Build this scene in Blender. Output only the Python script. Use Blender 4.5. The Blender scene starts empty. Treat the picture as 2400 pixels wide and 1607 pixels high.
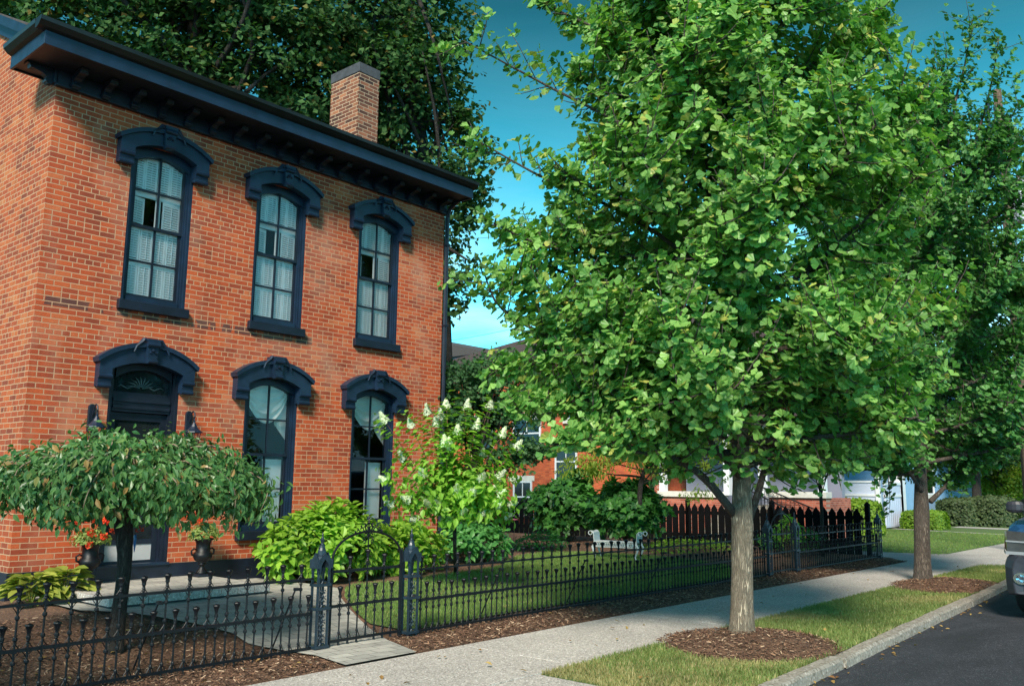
import bpy, math, random
import numpy as np
from mathutils import Vector, Matrix
rad = math.radians
scene = bpy.context.scene
COL = scene.collection

# ------------------------------------------------------------------ camera
yaw, pit, rol, FPX = 0.8569, 0.15856, 0.01114, 2054.2
F_ = np.array([math.sin(yaw)*math.cos(pit), math.cos(yaw)*math.cos(pit), math.sin(pit)])
R0 = np.array([math.cos(yaw), -math.sin(yaw), 0.0])
U0 = np.cross(R0, F_)
R_ = math.cos(rol)*R0 + math.sin(rol)*U0
U_ = -math.sin(rol)*R0 + math.cos(rol)*U0
CAM = np.array([-4.110, -11.261, 1.6])
cam = bpy.data.objects.new("camera", bpy.data.cameras.new("camera"))
COL.objects.link(cam)
cam.data.sensor_width = 36
cam.data.lens = FPX/2400*36
cam.data.clip_start = 0.05
cam.data.clip_end = 2000
m = Matrix(((R_[0], U_[0], -F_[0], CAM[0]), (R_[1], U_[1], -F_[1], CAM[1]), (R_[2], U_[2], -F_[2], CAM[2]), (0, 0, 0, 1)))
cam.matrix_world = m
scene.camera = cam

# ------------------------------------------------------------------ light
SUN_AZ = np.array([-0.82, -0.50]); SUN_AZ /= np.linalg.norm(SUN_AZ)
SUN_EL = rad(38)
sun_vec = Vector((SUN_AZ[0]*math.cos(SUN_EL), SUN_AZ[1]*math.cos(SUN_EL), math.sin(SUN_EL)))
sl = bpy.data.lights.new("sun", 'SUN'); sl.energy = 5.0; sl.angle = rad(14.0); sl.color = (1.0, 0.92, 0.79)
so = bpy.data.objects.new("sun", sl); COL.objects.link(so)
so.rotation_euler = sun_vec.to_track_quat('Z', 'Y').to_euler()
world = bpy.data.worlds.new("World"); scene.world = world; world.use_nodes = True
nt = world.node_tree; nt.nodes.clear()
def wn(t): return nt.nodes.new(t)
sky = wn('ShaderNodeTexSky'); sky.sky_type = 'NISHITA'; sky.sun_disc = False
sky.sun_elevation = SUN_EL; sky.sun_rotation = math.atan2(SUN_AZ[0], SUN_AZ[1])
sky.air_density = 1.3; sky.dust_density = 0.6; sky.ozone_density = 2.0
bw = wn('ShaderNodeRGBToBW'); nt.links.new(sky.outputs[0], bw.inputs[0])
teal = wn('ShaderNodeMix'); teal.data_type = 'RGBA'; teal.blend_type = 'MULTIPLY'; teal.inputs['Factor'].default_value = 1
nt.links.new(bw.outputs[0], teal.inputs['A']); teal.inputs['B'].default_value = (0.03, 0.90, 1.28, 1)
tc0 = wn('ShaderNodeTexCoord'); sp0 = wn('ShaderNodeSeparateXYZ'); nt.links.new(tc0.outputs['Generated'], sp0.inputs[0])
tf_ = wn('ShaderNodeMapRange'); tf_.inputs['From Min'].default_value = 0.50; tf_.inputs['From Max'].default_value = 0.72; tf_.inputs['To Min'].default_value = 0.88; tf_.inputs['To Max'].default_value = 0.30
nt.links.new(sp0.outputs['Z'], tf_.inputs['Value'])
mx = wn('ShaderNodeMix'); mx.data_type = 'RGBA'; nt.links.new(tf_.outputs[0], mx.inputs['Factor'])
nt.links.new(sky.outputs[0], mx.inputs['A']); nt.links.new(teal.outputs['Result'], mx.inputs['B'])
# soft low cloud veil
tc = wn('ShaderNodeTexCoord'); mp = wn('ShaderNodeMapping'); mp.inputs['Scale'].default_value = (2.2, 2.2, 9)
nz = wn('ShaderNodeTexNoise'); nz.inputs['Scale'].default_value = 1.6; nz.inputs['Detail'].default_value = 6
nt.links.new(tc.outputs['Generated'], mp.inputs[0]); nt.links.new(mp.outputs[0], nz.inputs['Vector'])
rp = wn('ShaderNodeValToRGB'); rp.color_ramp.elements[0].position = 0.40; rp.color_ramp.elements[1].position = 0.66
nt.links.new(nz.outputs['Fac'], rp.inputs[0])
sp = wn('ShaderNodeSeparateXYZ'); nt.links.new(tc.outputs['Generated'], sp.inputs[0])
mr = wn('ShaderNodeMapRange'); mr.inputs['From Min'].default_value = 0.10; mr.inputs['From Max'].default_value = 0.36
mr.inputs['To Min'].default_value = 0.85; mr.inputs['To Max'].default_value = 0.04
nt.links.new(sp.outputs['Z'], mr.inputs['Value'])
mu = wn('ShaderNodeMath'); mu.operation = 'MULTIPLY'; nt.links.new(rp.outputs[0], mu.inputs[0]); nt.links.new(mr.outputs[0], mu.inputs[1])
mc = wn('ShaderNodeMix'); mc.data_type = 'RGBA'; nt.links.new(mu.outputs[0], mc.inputs['Factor'])
nt.links.new(mx.outputs['Result'], mc.inputs['A']); mc.inputs['B'].default_value = (4.2, 6.0, 6.4, 1)
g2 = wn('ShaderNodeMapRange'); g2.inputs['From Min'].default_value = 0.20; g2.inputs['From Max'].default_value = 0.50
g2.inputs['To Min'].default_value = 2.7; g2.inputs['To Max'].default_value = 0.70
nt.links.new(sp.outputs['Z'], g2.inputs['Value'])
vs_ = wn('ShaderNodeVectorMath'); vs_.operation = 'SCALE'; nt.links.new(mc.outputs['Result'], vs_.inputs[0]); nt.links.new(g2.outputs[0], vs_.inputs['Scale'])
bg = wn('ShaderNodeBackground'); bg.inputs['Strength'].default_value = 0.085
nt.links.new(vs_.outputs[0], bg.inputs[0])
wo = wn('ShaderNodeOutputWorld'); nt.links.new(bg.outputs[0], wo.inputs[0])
scene.view_settings.view_transform = 'Standard'; scene.view_settings.look = 'None'
scene.view_settings.exposure = 0.42; scene.view_settings.gamma = 1
scene.render.engine = 'CYCLES'
scene.cycles.max_bounces = 7; scene.cycles.transparent_max_bounces = 12
scene.cycles.use_denoising = True

rng = np.random.default_rng(7); random.seed(7)

def ray(px, py): return F_ + R_*(px-1200)/FPX + U_*(803.5-py)/FPX
def at(px, py, d): return CAM + d*ray(px, py)
def on(px, py, ax, v):
    r = ray(px, py); return CAM + r*(v-CAM[ax])/r[ax]

# ------------------------------------------------------------------ bookkeeping
def tag(o, label=None, cat=None, group=None, kind=None):
    if label: o['label'] = label
    if cat: o['category'] = cat
    if group: o['group'] = group
    if kind: o['kind'] = kind
    return o
def thing(name, loc, label, cat, group=None):
    o = bpy.data.objects.new(name, None); COL.objects.link(o); o.location = Vector([float(v) for v in loc])
    o.empty_display_size = 0.2
    return tag(o, label, cat, group)
def root_loc(o):
    while o.parent: o = o.parent
    return np.array(o.location)
def copy_thing(root, loc, rz=0, label=None, parent=None):
    c = root.copy(); COL.objects.link(c)
    if parent is None:
        c.location = Vector([float(v) for v in loc]); c.rotation_euler = (0, 0, rz)
        if label: c['label'] = label
    else: c.parent = parent
    for ch in [x for x in root.children]: copy_thing(ch, None, 0, None, c)
    return c

def raw_mesh(name, V, L, S, T, smooth=False, mi=None):
    me = bpy.data.meshes.new(name)
    V = np.asarray(V, np.float32); L = np.asarray(L, np.int32)
    me.vertices.add(len(V)); me.vertices.foreach_set('co', V.ravel())
    me.loops.add(len(L)); me.loops.foreach_set('vertex_index', L)
    me.polygons.add(len(S)); me.polygons.foreach_set('loop_start', np.asarray(S, np.int32))
    me.polygons.foreach_set('loop_total', np.asarray(T, np.int32))
    if mi is not None: me.polygons.foreach_set('material_index', np.asarray(mi, np.int32))
    me.polygons.foreach_set('use_smooth', np.full(len(S), smooth))
    me.update(calc_edges=True); me.validate()
    return me

class MB:
    def __init__(s): s.v = []; s.f = []
    def add(s, vs, fs):
        b = len(s.v); s.v += [tuple(map(float, p)) for p in vs]; s.f += [tuple(b+i for i in f) for f in fs]; return s
    def box(s, x0, y0, z0, x1, y1, z1):
        if x0 > x1: x0, x1 = x1, x0
        if y0 > y1: y0, y1 = y1, y0
        if z0 > z1: z0, z1 = z1, z0
        return s.add([(x0,y0,z0),(x1,y0,z0),(x1,y1,z0),(x0,y1,z0),(x0,y0,z1),(x1,y0,z1),(x1,y1,z1),(x0,y1,z1)],
                     [(3,2,1,0),(4,5,6,7),(0,1,5,4),(1,2,6,5),(2,3,7,6),(3,0,4,7)])
    def obox(s, c, u, v, w):
        c, u, v, w = [np.array(t, float) for t in (c, u, v, w)]
        P = [c+a*u+b*v+d*w for d in (-1, 1) for a, b in ((-1,-1),(1,-1),(1,1),(-1,1))]
        return s.add(P, [(3,2,1,0),(4,5,6,7),(0,1,5,4),(1,2,6,5),(2,3,7,6),(3,0,4,7)])
    def prism(s, poly, a0, a1, ax='y'):
        """poly 2d extruded along ax. ax y: poly is (x,z); x: (y,z); z: (x,y)"""
        n = len(poly)
        def P(p, a): return {'y': (p[0], a, p[1]), 'x': (a, p[0], p[1]), 'z': (p[0], p[1], a)}[ax]
        vs = [P(p, a0) for p in poly]+[P(p, a1) for p in poly]
        fs = [tuple(range(n)), tuple(range(2*n-1, n-1, -1))]+[(i, i+n, (i+1) % n+n, (i+1) % n) for i in range(n)]
        return s.add(vs, fs)
    def strip(s, A, B):
        """quads between two 3D polylines"""
        n = len(A); return s.add(list(A)+list(B), [(i, i+1, n+i+1, n+i) for i in range(n-1)])
    def tube(s, pts, r, n=6, cap=True):
        pts = [np.array(p, float) for p in pts]; m_ = len(pts)
        rs = [r]*m_ if np.isscalar(r) else list(r)
        vs = []; ref = None
        for i in range(m_):
            d = pts[min(i+1, m_-1)]-pts[max(i-1, 0)]; d /= (np.linalg.norm(d)+1e-9)
            if ref is None: ref = np.array([0, 0, 1.]) if abs(d[2]) < .9 else np.array([1., 0, 0])
            a = np.cross(d, ref); a /= (np.linalg.norm(a)+1e-9); b = np.cross(a, d); ref = b
            for k in range(n):
                t = 2*math.pi*k/n; vs.append(pts[i]+rs[i]*(math.cos(t)*a+math.sin(t)*b))
        fs = [(i*n+k, i*n+(k+1) % n, (i+1)*n+(k+1) % n, (i+1)*n+k) for i in range(m_-1) for k in range(n)]
        if cap: fs += [tuple(range(n-1, -1, -1)), tuple((m_-1)*n+k for k in range(n))]
        return s.add(vs, fs)
    def lathe(s, prof, c=(0,0,0), n=12):
        cx, cy, cz = c; vs = []
        for r, z in prof:
            for k in range(n):
                t = 2*math.pi*(k+.5)/n; vs.append((cx+r*math.cos(t), cy+r*math.sin(t), cz+z))
        m_ = len(prof)
        fs = [(i*n+k, i*n+(k+1) % n, (i+1)*n+(k+1) % n, (i+1)*n+k) for i in range(m_-1) for k in range(n)]
        fs += [tuple(range(n-1, -1, -1)), tuple((m_-1)*n+k for k in range(n))]
        return s.add(vs, fs)
    def build(s, name, mat, parent=None, smooth=False, bevel=0):
        base = root_loc(parent) if parent else np.zeros(3)
        V = np.array(s.v, float).reshape(-1, 3)-base
        me = bpy.data.meshes.new(name); me.from_pydata([tuple(p) for p in V], [], s.f); me.update()
        if smooth: me.polygons.foreach_set('use_smooth', np.full(len(me.polygons), True))
        me.materials.append(mat)
        o = bpy.data.objects.new(name, me); COL.objects.link(o); o.parent = parent
        if bevel:
            b = o.modifiers.new('bevel', 'BEVEL'); b.width = bevel; b.segments = 2; b.limit_method = 'ANGLE'; b.angle_limit = rad(40)
            b.harden_normals = False
        return o

# ------------------------------------------------------------------ materials
MAT = {}
class NT:
    def __init__(s, name):
        s.m = bpy.data.materials.new(name); s.m.use_nodes = True; s.t = s.m.node_tree; s.t.nodes.clear()
        s.out = s.n('ShaderNodeOutputMaterial'); s.b = s.n('ShaderNodeBsdfPrincipled'); s.l(s.b.outputs[0], s.out.inputs[0])
    def n(s, t, **k):
        x = s.t.nodes.new(t)
        for a, b in k.items(): setattr(x, a, b)
        return x
    def l(s, a, b): s.t.links.new(a, b)
    def coord(s, kind='Object', scale=(1,1,1)):
        c = s.n('ShaderNodeTexCoord'); mp = s.n('ShaderNodeMapping'); mp.inputs['Scale'].default_value = scale
        s.l(c.outputs[kind], mp.inputs[0]); return mp.outputs[0]
    def pos(s, scale=(1,1,1)):
        c = s.n('ShaderNodeNewGeometry'); mp = s.n('ShaderNodeMapping'); mp.inputs['Scale'].default_value = scale
        s.l(c.outputs['Position'], mp.inputs[0]); return mp.outputs[0]
    def noise(s, vec, scale, detail=4, rough=.55, dist=0):
        x = s.n('ShaderNodeTexNoise'); x.inputs['Scale'].default_value = scale; x.inputs['Detail'].default_value = detail
        x.inputs['Roughness'].default_value = rough; x.inputs['Distortion'].default_value = dist
        s.l(vec, x.inputs['Vector']); return x.outputs['Fac']
    def ramp(s, fac, stops, interp='LINEAR'):
        r = s.n('ShaderNodeValToRGB'); cr = r.color_ramp; cr.interpolation = interp
        while len(cr.elements) < len(stops): cr.elements.new(.5)
        for e, (p, c) in zip(cr.elements, stops):
            e.position = p; e.color = (c, c, c, 1) if np.isscalar(c) else (*c, 1)
        s.l(fac, r.inputs[0]); return r.outputs[0]
    def mix(s, fac, a, b, mode='MIX'):
        x = s.n('ShaderNodeMix', data_type='RGBA', blend_type=mode)
        for sock, v in (('Factor', fac), ('A', a), ('B', b)):
            if hasattr(v, 'is_output'): s.l(v, x.inputs[sock])
            elif sock == 'Factor': x.inputs[sock].default_value = v
            else: x.inputs[sock].default_value = (*v, 1)
        return x.outputs['Result']
    def math(s, op, a, b=0, c=0):
        x = s.n('ShaderNodeMath', operation=op)
        for i, v in enumerate((a, b, c)):
            if hasattr(v, 'is_output'): s.l(v, x.inputs[i])
            else: x.inputs[i].default_value = v
        return x.outputs[0]
    def bump(s, h, strength=.5, dist=.01):
        x = s.n('ShaderNodeBump'); x.inputs['Strength'].default_value = strength; x.inputs['Distance'].default_value = dist
        s.l(h, x.inputs['Height']); s.l(x.outputs[0], s.b.inputs['Normal'])
    def col(s, v):
        if hasattr(v, 'is_output'): s.l(v, s.b.inputs['Base Color'])
        else: s.b.inputs['Base Color'].default_value = (*v, 1)
    def set(s, **k):
        for a, v in k.items(): s.b.inputs[a.replace('_', ' ')].default_value = v
        return s

def simple(name, c, rough=.6, metal=0, var=.15, scale=6, bump=0):
    t = NT(name); v = t.pos(); f = t.noise(v, scale, 5)
    a = tuple(x*(1-var) for x in c); b = tuple(min(1, x*(1+var)) for x in c)
    t.col(t.ramp(f, [(.3, a), (.7, b)])); t.set(Roughness=rough, Metallic=metal)
    if bump: t.bump(t.noise(v, scale*8, 4), bump, .005)
    return t.m

def brick_mat(name, axis, stops, mortar, bw=.2, rh=.0677, z0=0, headers=True, dark_band=False, fade=None, stain=None):
    t = NT(name); g = t.n('ShaderNodeNewGeometry'); s = t.n('ShaderNodeSeparateXYZ'); t.l(g.outputs['Position'], s.inputs[0])
    wob = t.noise(g.outputs['Position'], 2.5, 2)
    zz = t.math('ADD', s.outputs['Z'], t.math('MULTIPLY', t.math('SUBTRACT', wob, .5), .012))
    cmb = t.n('ShaderNodeCombineXYZ'); t.l(s.outputs[axis], cmb.inputs[0]); t.l(t.math('ADD', zz, -z0), cmb.inputs[1])
    jit = t.noise(g.outputs['Position'], 40, 2)
    jc = t.n('ShaderNodeVectorMath', operation='SCALE'); t.l(jit, jc.inputs[0]); jc.inputs['Scale'].default_value = .004
    ja = t.n('ShaderNodeVectorMath', operation='ADD'); t.l(cmb.outputs[0], ja.inputs[0]); t.l(jc.outputs[0], ja.inputs[1])
    def bt(w):
        b = t.n('ShaderNodeTexBrick'); t.l(ja.outputs[0], b.inputs['Vector'])
        b.inputs['Color1'].default_value = (0,0,0,1); b.inputs['Color2'].default_value = (1,1,1,1); b.inputs['Mortar'].default_value = (.5,.5,.5,1)
        b.inputs['Scale'].default_value = 1; b.inputs['Mortar Size'].default_value = .0064; b.inputs['Mortar Smooth'].default_value = .2
        b.inputs['Bias'].default_value = 0; b.inputs['Brick Width'].default_value = w; b.inputs['Row Height'].default_value = rh
        return b
    b1 = bt(bw); rnd, fac = b1.outputs['Color'], b1.outputs['Fac']
    if headers:
        b2 = bt(bw/2)
        row = t.math('FLOOR', t.math('DIVIDE', t.math('ADD', zz, -z0), rh))
        hd = t.math('LESS_THAN', t.math('MODULO', t.math('ADD', row, 70), 7), .5)
        rnd = t.mix(hd, rnd, b2.outputs['Color']); fac = t.mix(hd, fac, b2.outputs['Fac'])
    big = t.noise(g.outputs['Position'], .9, 4)
    rv = t.math('ADD', t.math('MULTIPLY', rnd, .72), t.math('MULTIPLY', t.math('SUBTRACT', big, .36), .9))
    c = t.ramp(rv, stops)
    fine = t.noise(g.outputs['Position'], 60, 4)
    c = t.mix(.35, c, t.ramp(fine, [(.25, .45), (.75, 1.5)]), 'MULTIPLY')
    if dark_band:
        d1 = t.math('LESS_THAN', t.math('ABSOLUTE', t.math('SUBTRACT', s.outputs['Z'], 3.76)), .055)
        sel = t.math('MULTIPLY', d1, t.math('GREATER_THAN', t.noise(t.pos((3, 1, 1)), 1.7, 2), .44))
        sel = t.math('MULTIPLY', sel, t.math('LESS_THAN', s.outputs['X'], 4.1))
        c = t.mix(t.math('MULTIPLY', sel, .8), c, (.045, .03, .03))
    st_n = t.noise(t.pos((2.2, 2.2, .35)), 1.6, 6, .65); c = t.mix(.75, c, t.ramp(st_n, [(.30, .62), (.5, 1.0), (.75, 1.12)]), 'MULTIPLY')
    if stain:  # pale lime bloom
        n2 = t.noise(t.pos((1, 1, .8)), 1.3, 5)
        amt = t.ramp(n2, [(.5, 0), (.72, 1)])
        c = t.mix(t.math('MULTIPLY', amt, stain), c, (.50, .34, .24))
    mc = t.mix(t.noise(g.outputs['Position'], 3, 3), tuple(x*.72 for x in mortar), mortar)
    c = t.mix(fac, c, mc); t.col(c)
    t.set(Roughness=.88)
    inv = t.math('SUBTRACT', 1, fac)
    t.bump(t.math('ADD', inv, t.math('MULTIPLY', fine, .35)), .6, .008)
    return t.m

def leaf_mat(name, c1, c2, trans=.45, rough=.45, spot=None, spec=.35):
    t = NT(name); g = t.n('ShaderNodeNewGeometry')
    c = t.ramp(g.outputs['Random Per Island'], [(0, c1), (.93, c2)] + ([(.97, spot)] if spot else []))
    big = t.noise(g.outputs['Position'], 1.7, 5)
    c = t.mix(.7, c, t.ramp(big, [(.3, .62), (.7, 1.3)]), 'MULTIPLY')
    t.col(c); t.set(Roughness=rough); t.b.inputs['Specular IOR Level'].default_value = spec
    tr = t.n('ShaderNodeBsdfTranslucent'); t.l(t.mix(1, c, (1.0, 1.3, .5), 'MULTIPLY'), tr.inputs[0])
    mxs = t.n('ShaderNodeMixShader'); mxs.inputs[0].default_value = trans
    t.l(t.b.outputs[0], mxs.inputs[1]); t.l(tr.outputs[0], mxs.inputs[2]); t.l(mxs.outputs[0], t.out.inputs[0])
    return t.m

def bark_mat(name, c1, c2, sc=1.0):
    t = NT(name); v = t.pos((9*sc, 9*sc, 1.6*sc)); n1 = t.noise(v, 3.2, 8, .65, 1.2); n2 = t.noise(t.pos(), 14, 4)
    h = t.math('ABSOLUTE', t.math('SUBTRACT', n1, .5))
    c = t.ramp(h, [(0, tuple(x*.45 for x in c1)), (.05, c1), (.25, c2)])
    c = t.mix(.5, c, t.ramp(n2, [(.3, .6), (.7, 1.25)]), 'MULTIPLY')
    t.col(c); t.set(Roughness=.95); t.bump(t.ramp(h, [(0, 0), (.12, 1)]), .9, .02); return t.m

BR = [(.0, (.20,.034,.014)), (.18, (.30,.046,.016)), (.45, (.40,.058,.016)), (.72, (.49,.082,.020)), (.97, (.54,.15,.055))]
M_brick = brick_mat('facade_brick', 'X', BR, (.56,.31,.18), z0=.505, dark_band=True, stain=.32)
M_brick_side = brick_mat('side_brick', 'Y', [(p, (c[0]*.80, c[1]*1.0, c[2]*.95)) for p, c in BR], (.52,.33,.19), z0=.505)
M_brick_chim_x = brick_mat('chimney_brick_shaded', 'X', [(.1,(.03,.012,.01)),(.5,(.12,.04,.022)),(.9,(.3,.10,.05))], (.42,.30,.2), headers=False)  # darker copy of the chimney brick: shade of the front face put into its colours
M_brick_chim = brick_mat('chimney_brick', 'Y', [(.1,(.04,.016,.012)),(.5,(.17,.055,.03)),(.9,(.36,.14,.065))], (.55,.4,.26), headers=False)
M_brick2 = brick_mat('neighbour_brick', 'Y', [(.1,(.36,.06,.02)),(.5,(.52,.09,.028)),(.9,(.62,.13,.04))], (.42,.17,.09), headers=False, bw=.21)
M_brick3 = brick_mat('porch_brick', 'Y', [(.1,(.28,.06,.035)),(.5,(.42,.09,.05)),(.9,(.5,.15,.09))], (.45,.28,.22), headers=False, bw=.21)
M_brick3x = brick_mat('porch_brick_front', 'X', [(.1,(.28,.06,.035)),(.5,(.42,.09,.05)),(.9,(.5,.15,.09))], (.45,.28,.22), headers=False, bw=.21)
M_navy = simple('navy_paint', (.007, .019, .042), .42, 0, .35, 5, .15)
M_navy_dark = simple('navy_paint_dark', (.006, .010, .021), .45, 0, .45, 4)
M_black = simple('cast_iron_black', (.005, .006, .008), .42, .0, .3, 30, .3)
M_iron_blue = simple('iron_post_paint', (.012, .024, .037), .33, .0, .3, 20, .25)
M_blackwood = simple('black_stained_wood', (.0025, .0025, .003), .85, 0, .4, 10, .2)
M_blackwood.node_tree.nodes['Principled BSDF'].inputs['Specular IOR Level'].default_value = .12
M_black.node_tree.nodes['Principled BSDF'].inputs['Specular IOR Level'].default_value = .3
M_white = simple('white_shutter_paint', (.86, .90, .90), .45, 0, .05, 3)
M_curtain = simple('curtain_cloth', (.85, .88, .84), .9, 0, .06, 8)
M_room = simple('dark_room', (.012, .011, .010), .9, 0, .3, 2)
M_stone = simple('limestone_trim', (.62, .58, .52), .8, 0, .12, 5, .2)
M_gutter = simple('gutter_metal', (.012, .012, .012), .35, .3, .3, 5)
M_roof = simple('roof_shingle', (.06, .052, .05), .9, 0, .3, 15, .4)
M_kick = simple('steel_kickplate', (.42, .42, .42), .5, 0, .06, 3)
M_alu = simple('bench_white_metal', (.58, .60, .58), .5, .2, .15, 20, .3)
M_ac = simple('grey_unit', (.25, .25, .25), .5, .2, .1, 5)
M_vinyl = simple('white_vinyl', (.72, .73, .75), .4, 0, .03, 2)
M_vinylp = simple('white_vinyl_panel', (.55, .60, .74), .4, 0, .03, 2)
M_lav = simple('lavender_siding', (.20, .21, .27), .5, 0, .04, 2)
M_paleblue = simple('pale_blue_painted_brick', (.25, .42, .62), .6, 0, .08, 4, .3)
M_browntrim = simple('brown_roof_trim', (.055, .035, .032), .8, 0, .2, 4)
M_pole = bark_mat('weathered_pole_wood', (.20, .13, .09), (.34, .25, .18), 1.0)
M_trans = simple('transformer_grey', (.34, .35, .37), .4, .2, .08, 3)
M_bark2 = bark_mat('second_ginkgo_bark', (.13, .10, .08), (.27, .22, .17))
M_bark = bark_mat('ginkgo_bark', (.33, .26, .185), (.60, .49, .36))
M_bark_dark = bark_mat('dark_bark', (.045, .034, .027), (.10, .08, .065))
M_twig = simple('twig_bark', (.11, .085, .055), .9, 0, .3, 10)
M_slate = simple('chimney_cap_stone', (.05, .052, .058), .8, 0, .3, 9, .3)
M_flash = simple('red_flashing', (.36, .05, .06), .6, 0, .2, 6)

L_ginkgo = leaf_mat('ginkgo_leaf', (.06, .20, .035), (.29, .49, .12), .38, .42, (.44, .44, .10), .38)
L_ginkgo2 = leaf_mat('ginkgo_leaf_deep', (.035, .13, .03), (.13, .30, .07), .34, .42)
L_weep = leaf_mat('weeping_leaf', (.035, .12, .035), (.13, .25, .075), .32, .33, (.36, .22, .08))
L_hyd = leaf_mat('hydrangea_leaf', (.17, .34, .030), (.30, .48, .055), .42, .40)
L_hydtree = leaf_mat('panicle_hydrangea_leaf', (.16, .36, .03), (.30, .52, .07), .42, .42)
L_cotton = leaf_mat('cottonwood_leaf', (.018, .065, .020), (.075, .15, .045), .30, .6, (.20, .14, .04), .12)
L_maple = leaf_mat('maple_leaf', (.03, .10, .035), (.075, .17, .06), .35, .5)
L_oak = leaf_mat('oakleaf_leaf', (.018, .09, .020), (.07, .22, .038), .35, .45)
L_yellow = leaf_mat('golden_leaf', (.20, .30, .03), (.34, .42, .06), .5, .5)
L_hosta = leaf_mat('hosta_leaf', (.16, .20, .03), (.36, .38, .07), .3, .4)
L_hostadark = leaf_mat('dark_hosta_leaf', (.04, .11, .04), (.08, .17, .07), .3, .4)
L_box = leaf_mat('boxwood_leaf', (.12, .24, .02), (.22, .34, .03), .35, .5)
L_bush = leaf_mat('grey_green_leaf', (.035, .06, .02), (.09, .125, .045), .3, .6)
L_dark = leaf_mat('shade_tree_leaf', (.012, .045, .012), (.035, .085, .02), .25, .5)
L_geran = leaf_mat('geranium_leaf', (.16, .24, .04), (.34, .42, .13), .35, .5)
L_white = leaf_mat('white_floret', (.74, .76, .56), (.90, .91, .82), .3, .7)
L_red = leaf_mat('geranium_petal', (.65, .03, .015), (.85, .09, .02), .3, .6)
L_grass = leaf_mat('grass_blade', (.10, .20, .035), (.24, .33, .09), .35, .6, (.40, .34, .14))
L_grassd = leaf_mat('grass_blade_dry', (.11, .17, .035), (.27, .31, .10), .35, .6, (.46, .38, .18))
L_straw = leaf_mat('dry_grass_blade', (.20, .20, .06), (.42, .36, .16), .3, .7, (.52, .42, .24))
L_fallen = leaf_mat('fallen_leaf', (.20, .09, .03), (.42, .28, .09), .2, .7)

def mulch_mat():
    t = NT('bark_mulch'); v = t.pos(); n1 = t.noise(t.pos((1, .45, 1)), 38, 6, .7, 1.5); n2 = t.noise(v, 3, 3)
    c = t.ramp(n1, [(.30, (.030,.014,.008)), (.5, (.17,.085,.048)), (.68, (.38,.22,.13))])
    c = t.mix(.5, c, t.ramp(n2, [(.3, .65), (.7, 1.2)]), 'MULTIPLY'); t.col(c); t.set(Roughness=1); t.bump(n1, 1, .03); return t.m
M_mulch = mulch_mat()
def chip_mat():
    t = NT('wood_chip'); g = t.n('ShaderNodeNewGeometry')
    t.col(t.ramp(g.outputs['Random Per Island'], [(0, (.035,.016,.010)), (.55, (.12,.058,.034)), (.85, (.28,.155,.09)), (1, (.55,.39,.26))])); t.set(Roughness=.95); return t.m
M_chip = chip_mat()
def walk_mat(name, base, dark, speck, sc=260):
    t = NT(name); v = t.pos(); vo = t.n('ShaderNodeTexVoronoi'); vo.inputs['Scale'].default_value = sc*.35; t.l(v, vo.inputs['Vector'])
    s = t.n('ShaderNodeSeparateColor'); t.l(vo.outputs['Color'], s.inputs[0])
    c = t.ramp(s.outputs[0], [(0, dark), (.35, base), (.8, base), (1, speck)])
    n = t.noise(v, 1.1, 5); c = t.mix(.7, c, t.ramp(n, [(.3, .78), (.7, 1.15)]), 'MULTIPLY')
    n3 = t.noise(v, 45, 3); c = t.mix(.5, c, t.ramp(n3, [(.3, .75), (.7, 1.2)]), 'MULTIPLY')
    t.col(c); t.set(Roughness=.92); t.bump(vo.outputs['Distance'], .5, .006); return t.m
M_walk = walk_mat('exposed_aggregate', (.44,.40,.36), (.20,.18,.16), (.75,.70,.64))
M_conc = walk_mat('kerb_concrete', (.27,.24,.20), (.15,.13,.10), (.42,.38,.33), 120)
M_drive = walk_mat('drive_concrete', (.40,.37,.34), (.24,.22,.20), (.6,.57,.52), 200)
M_asph = walk_mat('asphalt', (.021,.022,.028), (.012,.013,.017), (.07,.07,.075), 380)
def asphalt_mat():
    t = NT('worn_asphalt'); v = t.pos(); vo = t.n('ShaderNodeTexVoronoi'); vo.inputs['Scale'].default_value = 130; t.l(v, vo.inputs['Vector'])
    s = t.n('ShaderNodeSeparateColor'); t.l(vo.outputs['Color'], s.inputs[0])
    c = t.ramp(s.outputs[0], [(0, (.012,.013,.017)), (.5, (.022,.023,.030)), (.93, (.028,.029,.036)), (1, (.13,.13,.135))])
    n = t.noise(t.pos((.5, 1.4, 1)), 1.3, 6, .65, .8); c = t.mix(.85, c, t.ramp(n, [(.3, .55), (.7, 1.5)]), 'MULTIPLY')
    n2 = t.noise(v, 14, 4); c = t.mix(.5, c, t.ramp(n2, [(.3, .7), (.7, 1.3)]), 'MULTIPLY')
    vc = t.n('ShaderNodeTexVoronoi', feature='DISTANCE_TO_EDGE'); vc.inputs['Scale'].default_value = .55
    dn_ = t.n('ShaderNodeVectorMath', operation='SCALE'); nn = t.n('ShaderNodeTexNoise'); nn.inputs['Scale'].default_value = 2.5; nn.inputs['Detail'].default_value = 6; t.l(v, nn.inputs['Vector']); t.l(nn.outputs['Color'], dn_.inputs[0]); dn_.inputs['Scale'].default_value = .9
    av = t.n('ShaderNodeVectorMath', operation='ADD'); t.l(v, av.inputs[0]); t.l(dn_.outputs[0], av.inputs[1]); t.l(av.outputs[0], vc.inputs['Vector'])
    cr = t.ramp(vc.outputs['Distance'], [(0, .35), (.006, 1)]); c = t.mix(.8, c, cr, 'MULTIPLY')
    t.col(c); t.set(Roughness=.85); t.bump(vo.outputs['Distance'], .6, .006); return t.m
M_asph = asphalt_mat()
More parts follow.
